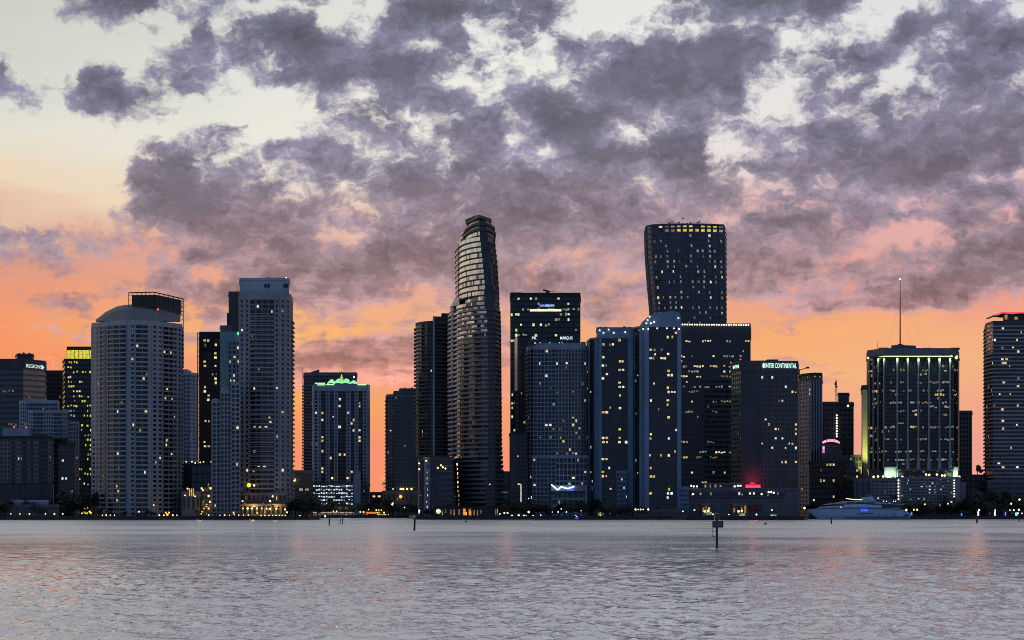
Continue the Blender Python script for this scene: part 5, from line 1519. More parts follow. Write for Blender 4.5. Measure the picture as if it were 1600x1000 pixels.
# right edge tower
b = Bld('apartment_tower', 'banded dark tower at right edge with red neon wave roof canopy', 1700, 1585)
SE = st(wall=MAT['stone'], fh=6.05, bw=6, pier=.04, sp=.25, pd=.15, sd=.2, gl='off', lit=.035, lset=[0, 1, 1, 4])
EDG = [(1539, 60), (1541, 26), (1552, 4), (1640, 4), (1665, 20), (1668, 60)]
P, z0, zc, z1 = b.tier(EDG, 503, 752, [SE, SE, SE, SE, None], cap=2, wall=MAT['stone'])
b.balcony([b.p(*q) for q in EDG[:4]], z0, zc, round((zc - z0) / b.m(6.05)), 1.6, paint('light_slab', (.27, .27, .29)), MAT['stone'], rail=.0, thick=1.15)
b.tier([(1541, 40), (1543, 2), (1660, 2), (1662, 40)], 752, None, [None, st(wall=MAT['stone'], fh=7.5, n=10, pier=.1, sp=.4, sd=1.2, gl='off', lit=.12, smat=MAT['mid'], lset=[3, 4]), None], cap=2, wall=MAT['mid'])
b.tier([(1567, 30), (1568, 12), (1640, 12), (1641, 30)], 489.5, 503, [None, st(wall=MAT['tan'], fh=14, n=9, pier=.15, sp=.1, gl='off', lit=.8, lset=[3, 0, 3, 4], lw=5), None], cap=1, wall=MAT['tan'])
m = b.part('roof_canopy', MAT['stone']); mm = MB()
wave = [(1555, 491.2), (1560, 490), (1565, 487.6), (1570, 487.4), (1576, 488.4), (1582, 488.6), (1590, 487.6), (1598, 487.4), (1610, 489), (1625, 487.6), (1650, 489)]
for (pa, ya), (pb, yb) in zip(wave, wave[1:]):
    A, B_ = b.p(pa, 4), b.p(pb, 4)
    m.hexa([(A[0], 4, b.z(ya + 2.2, 4)), (B_[0], 4, b.z(yb + 2.2, 4)), (B_[0], 36, b.z(yb + 2.2, 4)), (A[0], 36, b.z(ya + 2.2, 4)), (A[0], 4, b.z(ya, 4)), (B_[0], 4, b.z(yb, 4)), (B_[0], 36, b.z(yb, 4)), (A[0], 36, b.z(ya, 4))])
    mm.tube((A[0], 3.6, b.z(ya + .9, 4)), (B_[0], 3.6, b.z(yb + .9, 4)), .75, seg=5)
mm.build('neon_edge', lamp('red_neon_glow', s2l((255, 70, 105)), 1.15), b.root)
for px, py, k in ((1564, 514, 1), (1591, 530, 1), (1555, 531, 2), (1564, 541, 4), (1590, 552, 1), (1564, 561, 1), (1572, 562, 0), (1566, 566, 1), (1568, 566, 0), (1574, 566, 1), (1552, 567, 1), (1591, 589, 3), (1565, 595, 1), (1590, 606, 1), (1556, 632, 3), (1564, 637, 1), (1568, 638, 0), (1591, 632, 1), (1565, 658, 1), (1592, 664, 1), (1565, 669, 0), (1560, 724, 1), (1565, 730, 0), (1590, 730, 1)): b.light_at(px, py, k)
b.finish()
# ------------------------------------------------------------------ land, sea wall
def shore_y(x_px):
    """distance of the water's edge along the skyline"""
    tab = [(-900, 1500), (480, 1518), (497, 1560), (500, 1990), (640, 1990), (652, 1560), (700, 1548), (1050, 1540), (1075, 1490), (1255, 1490), (1262, 1640), (2600, 1640)]
    for (a, da), (c, dc) in zip(tab, tab[1:]):
        if a <= x_px <= c: return da + (dc - da) * (x_px - a) / (c - a)
    return 1600


ground_m = paint('dark_ground', (0.035, 0.036, 0.034), var=.4, scale=.05, streak=False)
edge_px = [-900, 120, 300, 480, 497, 500, 560, 640, 652, 700, 900, 1050, 1075, 1255, 1262, 1420, 1700, 2600]
edge = [(wx(p, shore_y(p)), shore_y(p)) for p in edge_px]
m = MB(); m.prism(edge + [(6000, 9000), (-6000, 9000)], -2, GZ)
tag(m.build('ground', ground_m), 'dark waterfront land under the skyline', None, None, 'structure')
wall_m = paint('seawall_stone', (0.030, 0.030, 0.032), var=.5, scale=.3, streak=False)
m = MB()
for (a, c) in zip(edge, edge[1:]):
    l = math.hypot(c[0] - a[0], c[1] - a[1]); n = ((c[1] - a[1]) / l, -(c[0] - a[0]) / l)
    m.slab(a, c, n, 0.02, 0.9, -2, GZ + 1.1)
o = m.build('seawall', wall_m); tag(o, 'low dark sea wall running along the whole city waterfront', 'sea wall')

# ------------------------------------------------------------------ trees
leaf_m = []
for nm, c in (('leaf_deep', (0.030, 0.042, 0.026)), ('leaf_mid', (0.045, 0.060, 0.034)), ('leaf_dry', (0.055, 0.060, 0.036))):
    mm, nt_, bb = new_mat(nm); bb.inputs['Base Color'].default_value = (*c, 1); bb.inputs['Roughness'].default_value = .7
    leaf_m.append(mm)
bark_m = paint('bark', (0.05, 0.042, 0.035), streak=False, scale=2)


def make_tree(rs, h, w, name='broadleaf_tree'):
    r = random.Random(rs)
    t = MB(); t.tube((0, 0, -.3), (r.uniform(-.2, .2), 0, h * .38), .42, .28, 7)
    cl = []
    for i in range(7):
        a = r.uniform(0, 6.28); rr = w * r.uniform(.15, .36); z = h * r.uniform(.5, .85)
        c = (math.cos(a) * rr, math.sin(a) * rr, z); cl.append((c, w * r.uniform(.16, .27)))
        t.tube((0, 0, h * .34), c, .18, .05, 5)
    cr = MB()
    for c, rad in cl:
        for _ in range(120):
            v = Vector((r.gauss(0, 1), r.gauss(0, 1), r.gauss(0, .75))).normalized() * rad * r.uniform(.55, 1.12)
            p = Vector(c) + v; s = r.uniform(.35, .75)
            u = Vector((r.gauss(0, 1), r.gauss(0, 1), r.gauss(0, 1))).normalized(); q = u.orthogonal().normalized()
            cr.face([p - u * s, p - q * s * .6, p + u * s, p + q * s * .6], r.randrange(3))
    return t, cr


def make_palm(rs, h):
    r = random.Random(rs)
    t = MB(); bend = r.uniform(-.6, .6); pr = (0, 0, -.3)
    for i in range(5):
        f = (i + 1) / 5; q = (bend * f * f, 0, h * f); t.tube(pr, q, .26 - .02 * i, .24 - .02 * i, 7); pr = q
    cr = MB(); top = Vector((bend, 0, h))
    for k in range(17):
        a = 6.283 * k / 17 + r.uniform(-.15, .15); L_ = r.uniform(2.6, 3.5); up = r.uniform(-.15, .9)
        pts = []
        for j in range(6):
            f = j / 5; pts.append(top + Vector((math.cos(a) * L_ * f, math.sin(a) * L_ * f, L_ * (up * f - 1.05 * f * f))))
        side = Vector((-math.sin(a), math.cos(a), 0))
        for j in range(5):
            w0, w1 = .55 * (1 - j / 5) + .06, .55 * (1 - (j + 1) / 5) + .02
            for s in (-1, 1):
                d = Vector((0, 0, -.35))
                cr.face([pts[j], pts[j + 1], pts[j + 1] + side * s * w1 + d * w1 * 1.5, pts[j] + side * s * w0 + d * w0 * 1.5], r.randrange(3))
    return t, cr


protos = {'t': [], 'p': []}
for i in range(6):
    hh = 8.2 + i * .8; protos['t'].append(make_tree(40 + i, hh, 7 + (i % 3) * 2))
for i in range(4): protos['p'].append(make_palm(90 + i, 7.5 + i * 1.5))
mesh_cache = {}


def plant(kind, idx, px, d, sc, label, group, gz=GZ):
    key = (kind, idx)
    name = 'broadleaf_tree' if kind == 't' else 'palm_tree'
    e = empty(name, (wx(px, d), d, gz), label, 'tree' if kind == 't' else 'palm tree', group)
    e.rotation_euler[2] = (px * 1.7) % 6.28; e.scale = (sc, sc, sc * (0.9 + .2 * ((px * 7) % 1)))
    if key not in mesh_cache:
        t, c = protos[kind][idx]
        a = t.build('trunk', bark_m, e); q = c.build('crown' if kind == 't' else 'fronds', leaf_m, e); mesh_cache[key] = (a, q)
    else:
        for src in mesh_cache[key]:
            k = src.copy(); COL.objects.link(k); k.parent = e
    return e


ORD = ['first', 'second', 'third', 'fourth', 'fifth', 'sixth', 'seventh', 'eighth', 'ninth', 'tenth', 'eleventh', 'twelfth', 'thirteenth', 'fourteenth', 'fifteenth', 'sixteenth', 'seventeenth', 'eighteenth', 'nineteenth', 'twentieth']
rt = random.Random(5)
GRP = {'t': 'dark trees along the waterfront', 'p': 'palm trees along the waterfront'}
# (kind, from column, to column, how many, distance, scale, where)
belts = [('t', -20, 92, 15, 1540, 1.2, 'in front of the low dark flats'),
         ('t', 100, 141, 6, 1560, 2.0, 'between the low flats and the curved white tower'),
         ('t', 146, 276, 9, 1524, .55, 'at the foot of the curved white tower'),
         ('t', 284, 352, 7, 1590, 1.15, 'above the lamp lit terrace'),
         ('p', 300, 450, 9, 1540, .8, 'among the terrace lamps'),
         ('t', 452, 498, 8, 1560, 1.5, 'at the right end of the left island'),
         ('t', 505, 600, 9, 2020, 1.35, 'below the lit parking decks'),
         ('p', 528, 560, 3, 2010, 1.15, 'below the lit parking decks'),
         ('t', 604, 660, 8, 2000, 1.4, 'below the dark stepped roof tower'),
         ('t', 664, 775, 13, 1590, .95, 'at the foot of the tapering tower'),
         ('p', 672, 770, 6, 1575, .95, 'at the foot of the tapering tower'),
         ('t', 784, 868, 11, 1590, 1.25, 'left of the zigzag light'),
         ('t', 872, 935, 9, 1585, 1.35, 'right of the zigzag light'),
         ('t', 938, 1010, 8, 1562, .9, 'at the foot of the blue framed pair'),
         ('p', 1012, 1075, 4, 1555, .8, 'at the foot of the sloped peak tower'),
         ('p', 1086, 1240, 8, 1497, .8, 'along the hotel podium'),
         ('t', 1262, 1345, 9, 1690, 1.3, 'behind the bow of the yacht'),
         ('p', 1395, 1500, 10, 1672, 1.35, 'in front of the parking garage'),
         ('t', 1405, 1512, 14, 1676, 1.25, 'in front of the parking garage'),
         ('t', 1510, 1640, 17, 1672, 1.75, 'below the right edge tower'),
         ('p', 1520, 1610, 5, 1664, 1.1, 'below the right edge tower')]
for kind, a, c, n, d, sc, where in belts:
    spots = sorted(a + (c - a) * (i + rt.uniform(.15, .85)) / n for i in range(n))
    for i, px in enumerate(spots):
        what = 'bushy dark tree' if kind == 't' else 'dark palm tree'
        plant(kind, rt.randrange(len(protos[kind])), px, d + rt.uniform(-9, 9), sc * rt.uniform(.75, 1.2), '%s, %s from the left %s' % (what, ORD[i], where), GRP[kind])
plant('t', 3, 1527, 1715, 1.0, 'bushy tree on the brown roof in the pink gap', None, wz(743, 1725))
plant('t', 1, 1531, 1716, .7, 'smaller bushy tree on the brown roof in the pink gap', None, wz(743, 1725))
plant('p', 1, 600, 2050, 1.1, 'lone palm on the tan podium edge against the orange gap', None, wz(768, 2055))
# two palms lit green from below
for px, lab in ((531, 'left palm of the green lit pair below the parking decks'), (541, 'right palm of the green lit pair below the parking decks')):
    e = plant('p', 2, px, 1999, 1.0, lab, 'green lit palms')
    l = bpy.data.lights.new('palm_uplight', 'POINT'); l.energy = 2600; l.color = (.75, 1, .55); l.shadow_soft_size = .4
    lo_ = bpy.data.objects.new('palm_uplight', l); COL.objects.link(lo_); lo_.location = (wx(px, 1999) + .8, 1993, GZ + 6.5)

# ------------------------------------------------------------------ lamps
post_m = MAT['black']


def lamp_proto():
    p = MB(); p.tube((0, 0, 0), (0, 0, 1), .07, .05, 6)
    return p
GLM = {'warm': WARM_LAMP, 'white': WHITE_LAMP, 'amber': AMBER_LAMP, 'cool': COOL_LAMP}
lamp_mesh = {}


def street_lamp(px, py, d, r, tone, label, group, gz=GZ):
    z = max(gz + .6, wz(py, d))
    e = empty('promenade_lamp', (wx(px, d), d, gz), label, 'lamp', group)
    if 'post' not in lamp_mesh:
        m = MB(); m.tube((0, 0, 0), (0, 0, 1), .09, .06, 6); lamp_mesh['post'] = m.build('post', post_m, e); p = lamp_mesh['post']
    else:
        p = lamp_mesh['post'].copy(); COL.objects.link(p); p.parent = e
    p.scale = (1, 1, z - gz)
    if tone not in lamp_mesh:
        m = MB(); m.ball((0, 0, 0), 1, 8, 6, sz=1.1); lamp_mesh[tone] = m.build('globe', GLM[tone], e); g_ = lamp_mesh[tone]
    else:
        g_ = lamp_mesh[tone].copy(); COL.objects.link(g_); g_.parent = e
    g_.location = (0, 0, z - gz); g_.scale = (r, r, r)
    return e


TONE = {'warm': 'warm white', 'white': 'bright white', 'amber': 'amber', 'cool': 'cool white'}


def lamp_row(pts, d, r, tone, where, gz=GZ):
    for i, (px, py) in enumerate(pts):
        street_lamp(px, py, d, r * .82 * rt.uniform(.7, 1.2), tone, '%s lamp, %s from the left %s' % (TONE[tone], ORD[i], where), 'lamps ' + where, gz)


lamp_row([(17, 803), (31, 803), (46, 803), (71, 803), (85, 803), (98, 803), (128, 802)], 1506, .62, 'warm', 'on the sea wall below the low dark flats')
lamp_row([(140, 799.5), (142, 801.5)], 1512, .85, 'amber', 'at the left foot of the curved tower')
lamp_row([(160, 805), (166, 805), (172.5, 805), (179, 805)], 1512, .62, 'warm', 'of four under the curved white tower')
lamp_row([(217, 799.5), (249, 805), (256, 805), (270, 805), (276.5, 805)], 1512, .6, 'warm', 'at the right foot of the curved tower')
lamp_row([(259, 801), (264, 801), (261.5, 804)], 1513.5, .95, 'amber', 'in the cluster by the curved white tower')
lamp_row([(326, 805), (343.5, 805), (351, 805), (358.5, 805), (373, 805), (380.5, 805), (388, 805), (408, 805.5), (414, 805.5), (420, 805.5), (426, 805.5), (431.5, 805.5), (436.5, 805.5), (441, 805.5), (446, 805.5)], 1521, .58, 'warm', 'on the quay edge below the terrace')
lamp_row([(363, 794.5), (371.5, 794.5), (379.5, 794.5), (387, 794.5), (394, 794.5), (401.5, 794.5), (409, 794.5), (416.5, 794.8), (422, 795), (432, 794.8), (445.5, 796), (448.5, 800.5)], 1533, .85, 'warm', 'in the long upper terrace row')
lamp_row([(319, 794.5), (326, 794.5), (316, 799.5), (314.5, 803), (365, 801), (366, 804), (402, 801.5)], 1528, .8, 'amber', 'on the lower terrace steps')
lamp_row([(289, 774), (304.5, 775.5), (315, 763), (317, 766), (326, 775), (329, 763), (328, 784), (348.5, 774.5), (356.5, 763), (359, 775), (373.5, 775), (361, 769), (366, 784), (379, 783), (422, 783), (426, 775.5), (293, 763.5), (339, 785)], 1545, .85, 'warm', 'around the terrace restaurant')
lamp_row([(468.5, 806.5), (484, 807), (508, 806.5)], 1540, .75, 'warm', 'at the right end of the left island')
lamp_row([(521, 799), (526, 799), (563, 800), (568, 800), (576, 796), (588, 797), (592, 797), (596, 797), (590, 801), (600, 801), (607, 805), (541, 805)], 2000, .8, 'warm', 'on the quay below the orange gap')
lamp_row([(632, 793), (658, 777), (667, 777), (614, 786), (613, 788)], 1996, .9, 'white', 'before the dark stepped roof tower')
lamp_row([(655, 798), (655, 801)], 1566, .8, 'cool', 'left of the golden ground floor')
lamp_row([(781, 803), (788, 801.5), (793, 801.5), (800, 806), (801, 809), (810.5, 805.5), (819, 806), (822, 806.5), (826, 800), (833, 807)], 1560, .85, 'white', 'on the quay right of the tapering tower')
lamp_row([(845, 805), (853, 808), (856, 808), (863, 800), (872, 800), (877, 795), (885, 800), (899, 806), (908, 798), (826, 779)], 1566, .55, 'cool', 'under the trees by the zigzag light')
lamp_row([(993, 796), (997, 796), (1001, 796), (1005, 796), (1013, 796), (1067, 799), (1085, 797)], 1546, .7, 'white', 'below the sloped peak tower')
lamp_row([(1139, 804), (1182, 804), (1206, 797), (1114, 803.5)], 1493, .62, 'white', 'on the hotel podium quay')
lamp_row([(1271.5, 781.5), (1257, 794)], 1660, .95, 'warm', 'off the bow of the yacht')
lamp_row([(1416, 797), (1428, 796.5), (1433, 796.5), (1445, 788), (1481, 787)], 1662, .95, 'warm', 'under the trees right of the yacht')
lamp_row([(1530, 797), (1555, 797), (1580, 787), (1578, 797), (1584, 797), (1592, 796.5), (1593, 780.5), (1597, 802), (1590, 802)], 1655, .8, 'white', 'below the right edge tower')

# lit bollard columns on the right promenade
colm = {'white': lamp('white_bollard_glow', s2l((225, 232, 255)), 1.5), 'blue': lamp('blue_bollard_glow', s2l((95, 130, 255)), 1.4), 'cyan': lamp('cyan_bollard_glow', s2l((110, 225, 255)), 1.5)}
for px, y0, y1, w, k, lab in ((1424.5, 800, 805, .45, 'blue', 'short violet blue light column beside the yacht stern'), (1502.5, 802, 808, .5, 'blue', 'deep blue light column on the dark quay'),
                              (1528.5, 799, 808, .62, 'white', 'white light column, the left one of the tall white two'), (1554.5, 799, 808, .62, 'white', 'white light column, the right one of the tall white two'),
                              (1571, 800, 807.5, .48, 'blue', 'pale blue light column left of the cyan lights'), (1588, 801, 807, .9, 'cyan', 'cyan light column near the right edge')):
    d = 1646
    e = empty('light_bollard', (wx(px, d), d, GZ), lab, 'bollard light', 'light columns on the right promenade')
    m = MB(); zt, zb_ = wz(y0, d) - GZ, max(.3, wz(y1, d) - GZ); m.tube((0, 0, zb_), (0, 0, zt), w, w, 8); m.build('glowing_tube', colm[k], e)
    m = MB(); m.tube((0, 0, -.1), (0, 0, zb_), w * 1.3, w * 1.1, 8); m.tube((0, 0, zt), (0, 0, zt + .25), w * 1.15, w * .9, 8); m.build('base', MAT['steel'], e)

# tall curved light mast right of the tapering tower
e = empty('light_mast', (wx(814, 1600), 1600, GZ), 'tall pale floodlit mast with bent top arm right of the tapering tower', 'light mast')
m = MB(); z0_, z1_ = wz(784, 1600) - GZ, wz(757, 1600) - GZ
m.tube((0, 0, 0), (0, 0, z0_), .35, .33, 6); m.build('pole', MAT['steel'], e)
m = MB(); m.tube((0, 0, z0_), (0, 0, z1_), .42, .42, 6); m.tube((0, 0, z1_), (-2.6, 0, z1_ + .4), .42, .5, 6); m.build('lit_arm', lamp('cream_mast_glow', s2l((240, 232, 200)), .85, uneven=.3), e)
# ------------------------------------------------------------------ low buildings and lit ground floors on the shore
b = Bld('restaurant_building', 'low lamp lit waterfront restaurant with terraces and an arched roof', 1552, 370)
b.tier([(283, 20), (284, 0), (313, 0), (314, 20)], 769, None, [None, st(wall=MAT['mid'], fh=30, n=4, pier=.35, sp=.4, gl='off', lit=0), None], cap=8, wall=MAT['mid'])
b.tier([(314, 24), (315, 4), (360, 4), (378, 4), (379, 24)], 764, None, [None, st(wall=MAT['tan'], fh=9, n=9, pier=.3, sp=.3, gl='off', lit=.69, lset=[3, 0, 3, 4]), st(wall=MAT['tan'], fh=9, n=4, pier=.3, sp=.3, gl='off', lit=.3, lset=[3, 4]), None], cap=2, wall=MAT['tan'])
b.tier([(379, 24), (379.5, 2), (448, 2), (449, 24)], 772, None, [None, st(wall=MAT['mid'], fh=10, n=10, pier=.25, sp=.3, gl='off', lit=.55, lset=[3, 4, 0]), None], cap=2, wall=MAT['mid'])
b.tier([(327, 0), (327.5, -9), (446, -9), (447, 0)], 789, None, [None, st(wall=MAT['tan'], fh=12, n=16, pier=.4, sp=.3, gl='off', lit=.45, lset=[3, 4]), None], cap=2, wall=MAT['tan'])
m = b.part('arched_roof', MAT['pale'])
xa, _ = b.p(334, -10); xb_, _ = b.p(362, -10)
for i in range(10):
    t0, t1 = i / 10, (i + 1) / 10
    za, zb_ = b.z(799.5) + b.m(8) * math.sin(math.pi * t0), b.z(799.5) + b.m(8) * math.sin(math.pi * t1)
    m.hexa([(xa + (xb_ - xa) * t0, -13, b.z(801)), (xa + (xb_ - xa) * t1, -13, b.z(801)), (xa + (xb_ - xa) * t1, -9.1, b.z(801)), (xa + (xb_ - xa) * t0, -9.1, b.z(801)),
            (xa + (xb_ - xa) * t0, -13, za + .02), (xa + (xb_ - xa) * t1, -13, zb_ + .02), (xa + (xb_ - xa) * t1, -9.1, zb_ + .02), (xa + (xb_ - xa) * t0, -9.1, za + .02)])
for a, c, t, bt, s in ((347, 371, 754.5, 758.5, .55), (361, 365, 758.5, 763, 1.2)):
    m = MB(); A, B_ = b.p(a, 3), b.p(c, 3); m.box(A[0], B_[0], 2.2, 3.6, b.z(bt, 3), b.z(t, 3)); m.build('lit_canopy', lamp('peach_canopy_glow', s2l((255, 205, 150)), s, uneven=.3), b.root)
for a, c, t, bt in ((354, 360, 781.5, 787), (296, 297.4, 763, 775), (299, 300.4, 763, 775), (302, 303.2, 763, 775)):
    m = MB(); A, B_ = b.p(a, 1), b.p(c, 1); m.box(A[0], B_[0], -.9, -.3, b.z(bt, 1), b.z(t, 1)); m.build('lit_opening', LIT[0], b.root)
b.beacon(389, 758, 0, lamp('golden_dome_glow', s2l((255, 215, 60)), 1.6), 1.7, 'dome_lamp'); b.beacon(397, 758.5, 0, WHITE_LAMP, .8, 'roof_light')
for px, py in ((312, 790), (340, 780), (395, 790), (430, 790)):
    l = bpy.data.lights.new('terrace_glow', 'POINT'); l.energy = 2600; l.color = (1, .62, .25); l.shadow_soft_size = 1.0
    lo_ = bpy.data.objects.new('terrace_glow', l); COL.objects.link(lo_); lo_.parent = b.root; x, _ = b.p(px, -13); lo_.location = (x, -14, max(3.0, b.z(py, -13)))
b.finish()

b = Bld('waterfront_pavilion', 'long low glass pavilion with golden light at the foot of the tapering tower', 1580, 725)
SGo = st(wall=MAT['black'], fh=11, bw=2.6, pier=.35, sp=.1, gl='off', lit=.52, lset=[4, 4, 3, 3, 4, 0], lw=2.2)
b.tier([(676, 20), (677, 0), (776, 0), (777, 20)], 793, None, [None, SGo, None], cap=2, wall=MAT['black'])
for a, c, k in ((723.5, 728, 3), (732.5, 735.5, 3), (725, 729, 0)):
    m = MB(); A, B_ = b.p(a, -1), b.p(c, -1); m.box(A[0], B_[0], -1.2 - .1 * k, -.7 - .1 * k, b.z(805, -1), b.z(795 if k == 3 else 800, -1)); m.build('lit_doorway', lamp('orange_door_glow', s2l((255, 165, 60)), .8 if k == 3 else 1.6, uneven=.3), b.root)
b.beacon(685, 799, -2, lamp('pale_green_ball', s2l((225, 255, 200)), .9, uneven=.5), 2.0, 'globe_light')
b.finish()

b = Bld('waterfront_pavilion', 'low waterfront pavilion with dense yellow lights below the flat topped blue tower', 1566, 965)
SYl = st(wall=MAT['black'], fh=9, bw=2.4, pier=.2, sp=.1, gl='off', lit=.66, lset=[0, 1, 0, 4, 1], lw=2.0)
b.tier([(934, 14), (935, 0), (988, 0), (989, 14)], 794, None, [None, SYl, None], cap=2, wall=MAT['black'])
b.tier([(988.5, 12), (989, 2), (1074, 2), (1075, 12)], 797, None, [None, st(wall=MAT['mid'], fh=9, bw=4, pier=.3, sp=.4, gl='off', lit=.08), None], cap=3, wall=MAT['mid'])
b.finish()

b = Bld('restaurant_building', 'low waterfront restaurant with orange awning light in the orange gap', 2004, 588)
b.tier([(566, 12), (567, 0), (610, 0), (611, 12)], 799.5, None, [None, st(wall=MAT['brown'], fh=7, n=9, pier=.2, sp=.3, gl='off', lit=.5, lset=[3, 0, 3]), None], cap=2, wall=MAT['brown'])
m = MB(); A, B_ = b.p(572, -1), b.p(594, -1); m.box(A[0], B_[0], -2.2, -.8, b.z(802), b.z(801)); m.build('awning_light', AMBER_LAMP, b.root)
m = MB(); A, B_ = b.p(589, -1), b.p(604, -1); m.box(A[0], B_[0], -2.4, -2.3, b.z(806), b.z(804)); m.build('bar_light', lamp('bar_glow', s2l((255, 225, 130)), 1.3, uneven=.6), b.root)
b.finish()

b = Bld('low_building', 'dim low white villa roofs among trees below the low dark flats', 1530, 50)
b.tier([(10, 14), (11, 0), (92, 0), (93, 14)], 790, None, [None, st(wall=MAT['mid'], fh=10, n=12, pier=.4, sp=.4, gl='off', lit=.04), None], cap=2, wall=MAT['mid'])
b.tier([(20, 12), (21, 3), (75, 3), (76, 12)], 783, 790, None, cap=2, wall=MAT['pale'])
b.finish()

# ------------------------------------------------------------------ motor yacht
YD = 1560
yr = empty('motor_yacht', (wx(1341, YD), YD, 0), 'large blue grey motor yacht with a glowing blue oval moored below the black tower', 'yacht')
ym = YD / F
def yx(p): return (p - 1341) * ym
def yz(q): return wz(q, YD)
hullm = paint('yacht_hull', (0.24, 0.37, 0.52), rough=.35, var=.08, streak=False, spec=.5); ywhite = paint('yacht_white', (0.42, 0.53, 0.66), rough=.35, var=.08, streak=False); ydark = glass('yacht_glass', (0.01, 0.012, 0.016))
def loft(secs, name, mat, cap=True):
    """secs: (x px, half width m, bottom row, top row)"""
    m = MB(); k = 0
    for p, hw, bt, tp in secs:
        zb, zt = yz(bt), yz(tp); x = yx(p); zm = (zb * .55 + zt * .45)
        m.v += [(x, -hw * .45, zb), (x, -hw * .92, zm), (x, -hw, zt), (x, hw, zt), (x, hw * .92, zm), (x, hw * .45, zb)]
    n = 6
    for i in range(len(secs) - 1):
        for j in range(n):
            a = i * n + j; c = i * n + (j + 1) % n
            m.f.append((a, c, c + n, a + n)[::-1]); m.m.append(0)
    m.f.append(tuple(range(n))); m.m.append(0); e = (len(secs) - 1) * n; m.f.append(tuple(range(e + n - 1, e - 1, -1))); m.m.append(0)
    return m.build(name, mat, yr)
loft([(1261, .15, 797, 795.6), (1266, 1.1, 801.5, 795.4), (1273, 2.3, 807, 795.2), (1283, 3.4, 813, 795), (1300, 4.3, 814, 795), (1340, 4.7, 814, 795), (1390, 4.7, 814, 796), (1412, 4.5, 814, 797.5), (1421, 4.3, 814, 802)], 'hull', hullm)
loft([(1276, 1.6, 795.1, 794.4), (1284, 2.6, 795.2, 791.8), (1302, 3.6, 795.2, 790.2), (1318, 4.4, 795.2, 788.4), (1345, 4.72, 795.3, 787.5), (1380, 4.72, 795.6, 790), (1400, 4.4, 796.5, 793.5), (1410, 4.2, 797.6, 796)], 'main_deck', ywhite)
loft([(1287, 2.2, 789, 788.2), (1302, 3.4, 788.9, 786.2), (1318, 3.9, 788.3, 783.4), (1345, 4.1, 787.6, 782), (1365, 4.0, 788, 784), (1385, 3.8, 789, 786.5), (1412, 3.4, 788.9, 787.4)], 'upper_deck', ywhite)
loft([(1345, 2.2, 782.6, 780), (1349, 2.4, 782.6, 777.6), (1363, 2.4, 783.6, 777.2), (1367, 2.0, 784.6, 782)], 'radar_arch', ywhite)
m = MB(); m.box(yx(1346), yx(1364), -2.5, 2.5, yz(777.4), yz(776.6)); m.build('hardtop', ywhite, yr)
m = MB()
m.box(yx(1296), yx(1318), -4.3, -3.6, yz(790.1), yz(788.4)); m.build('bridge_windows', ydark, yr)
m = MB(); m.box(yx(1376), yx(1408), -4.9, -3.2, yz(793.4), yz(789.6)); m.build('aft_opening', ydark, yr)
m = MB(); m.box(yx(1318), yx(1420), -4.86, -4.55, yz(809.6), yz(808.6)); m.build('rub_rail', MAT['black'], yr)
m = MB(); m.box(yx(1338), yx(1362), -4.9, -4.6, yz(802.8), yz(802.1)); m.build('side_fold', MAT['black'], yr)
for p in (1371, 1383, 1396):
    m = MB(); m.tube((yx(p), -4.85, yz(804.5)), (yx(p), -4.5, yz(804.5)), .5, seg=8); m.build('porthole', ydark, yr)
m = MB(); m.box(yx(1411), yx(1418), -4.75, -4.3, yz(806.5), yz(804.2)); m.build('stern_vent', ydark, yr)
m = MB()
for i in range(16):
    t0, t1 = 6.283 * i / 16, 6.283 * (i + 1) / 16; cx_, cz_ = yx(1349), yz(797.3)
    a, c = 6.1 * ym, 2.7 * ym
    m.face([(cx_, -4.95, cz_), (cx_ + a * math.copysign(abs(math.cos(t1)) ** .7, math.cos(t1)), -4.95, cz_ + c * math.copysign(abs(math.sin(t1)) ** .7, math.sin(t1))), (cx_ + a * math.copysign(abs(math.cos(t0)) ** .7, math.cos(t0)), -4.95, cz_ + c * math.copysign(abs(math.sin(t0)) ** .7, math.sin(t0)))][::-1])
m.build('glowing_oval', lamp('oval_blue_glow', s2l((40, 60, 255)), 1.3), yr)
for p in (1345.2, 1349, 1352.8):
    m = MB(); m.tube((yx(p), -5.0, yz(797.3)), (yx(p), -4.96, yz(797.3)), .42, seg=8); m.build('oval_light', lamp('oval_pale_glow', s2l((120, 150, 255)), 1.2), yr)
m = MB(); m.tube((yx(1321), -2, yz(778.8)), (yx(1332), -2, yz(780.4)), .32, seg=5); m.tube((yx(1332), -2, yz(780.4)), (yx(1346.5), -2, yz(780.6)), .32, seg=5); m.build('deck_light', lamp('peach_deck_glow', s2l((255, 225, 190)), 1.5), yr)
m = MB(); m.ball((yx(1312.5), -4.3, yz(792.6)), .62, 6, 4); m.build('port_light', lamp('rose_port_glow', s2l((255, 120, 140)), 1.5), yr)
m = MB(); m.box(yx(1387), yx(1390), -3.9, -3.5, yz(787), yz(785.4)); m.build('blue_light', lamp('stern_blue_glow', s2l((60, 110, 255)), 1.2), yr)
for p in (1380, 1384.5, 1396, 1399):
    m = MB(); m.ball((yx(p), -1, yz(783.2)), .38, 6, 4); m.build('deck_lamp', WHITE_LAMP, yr)

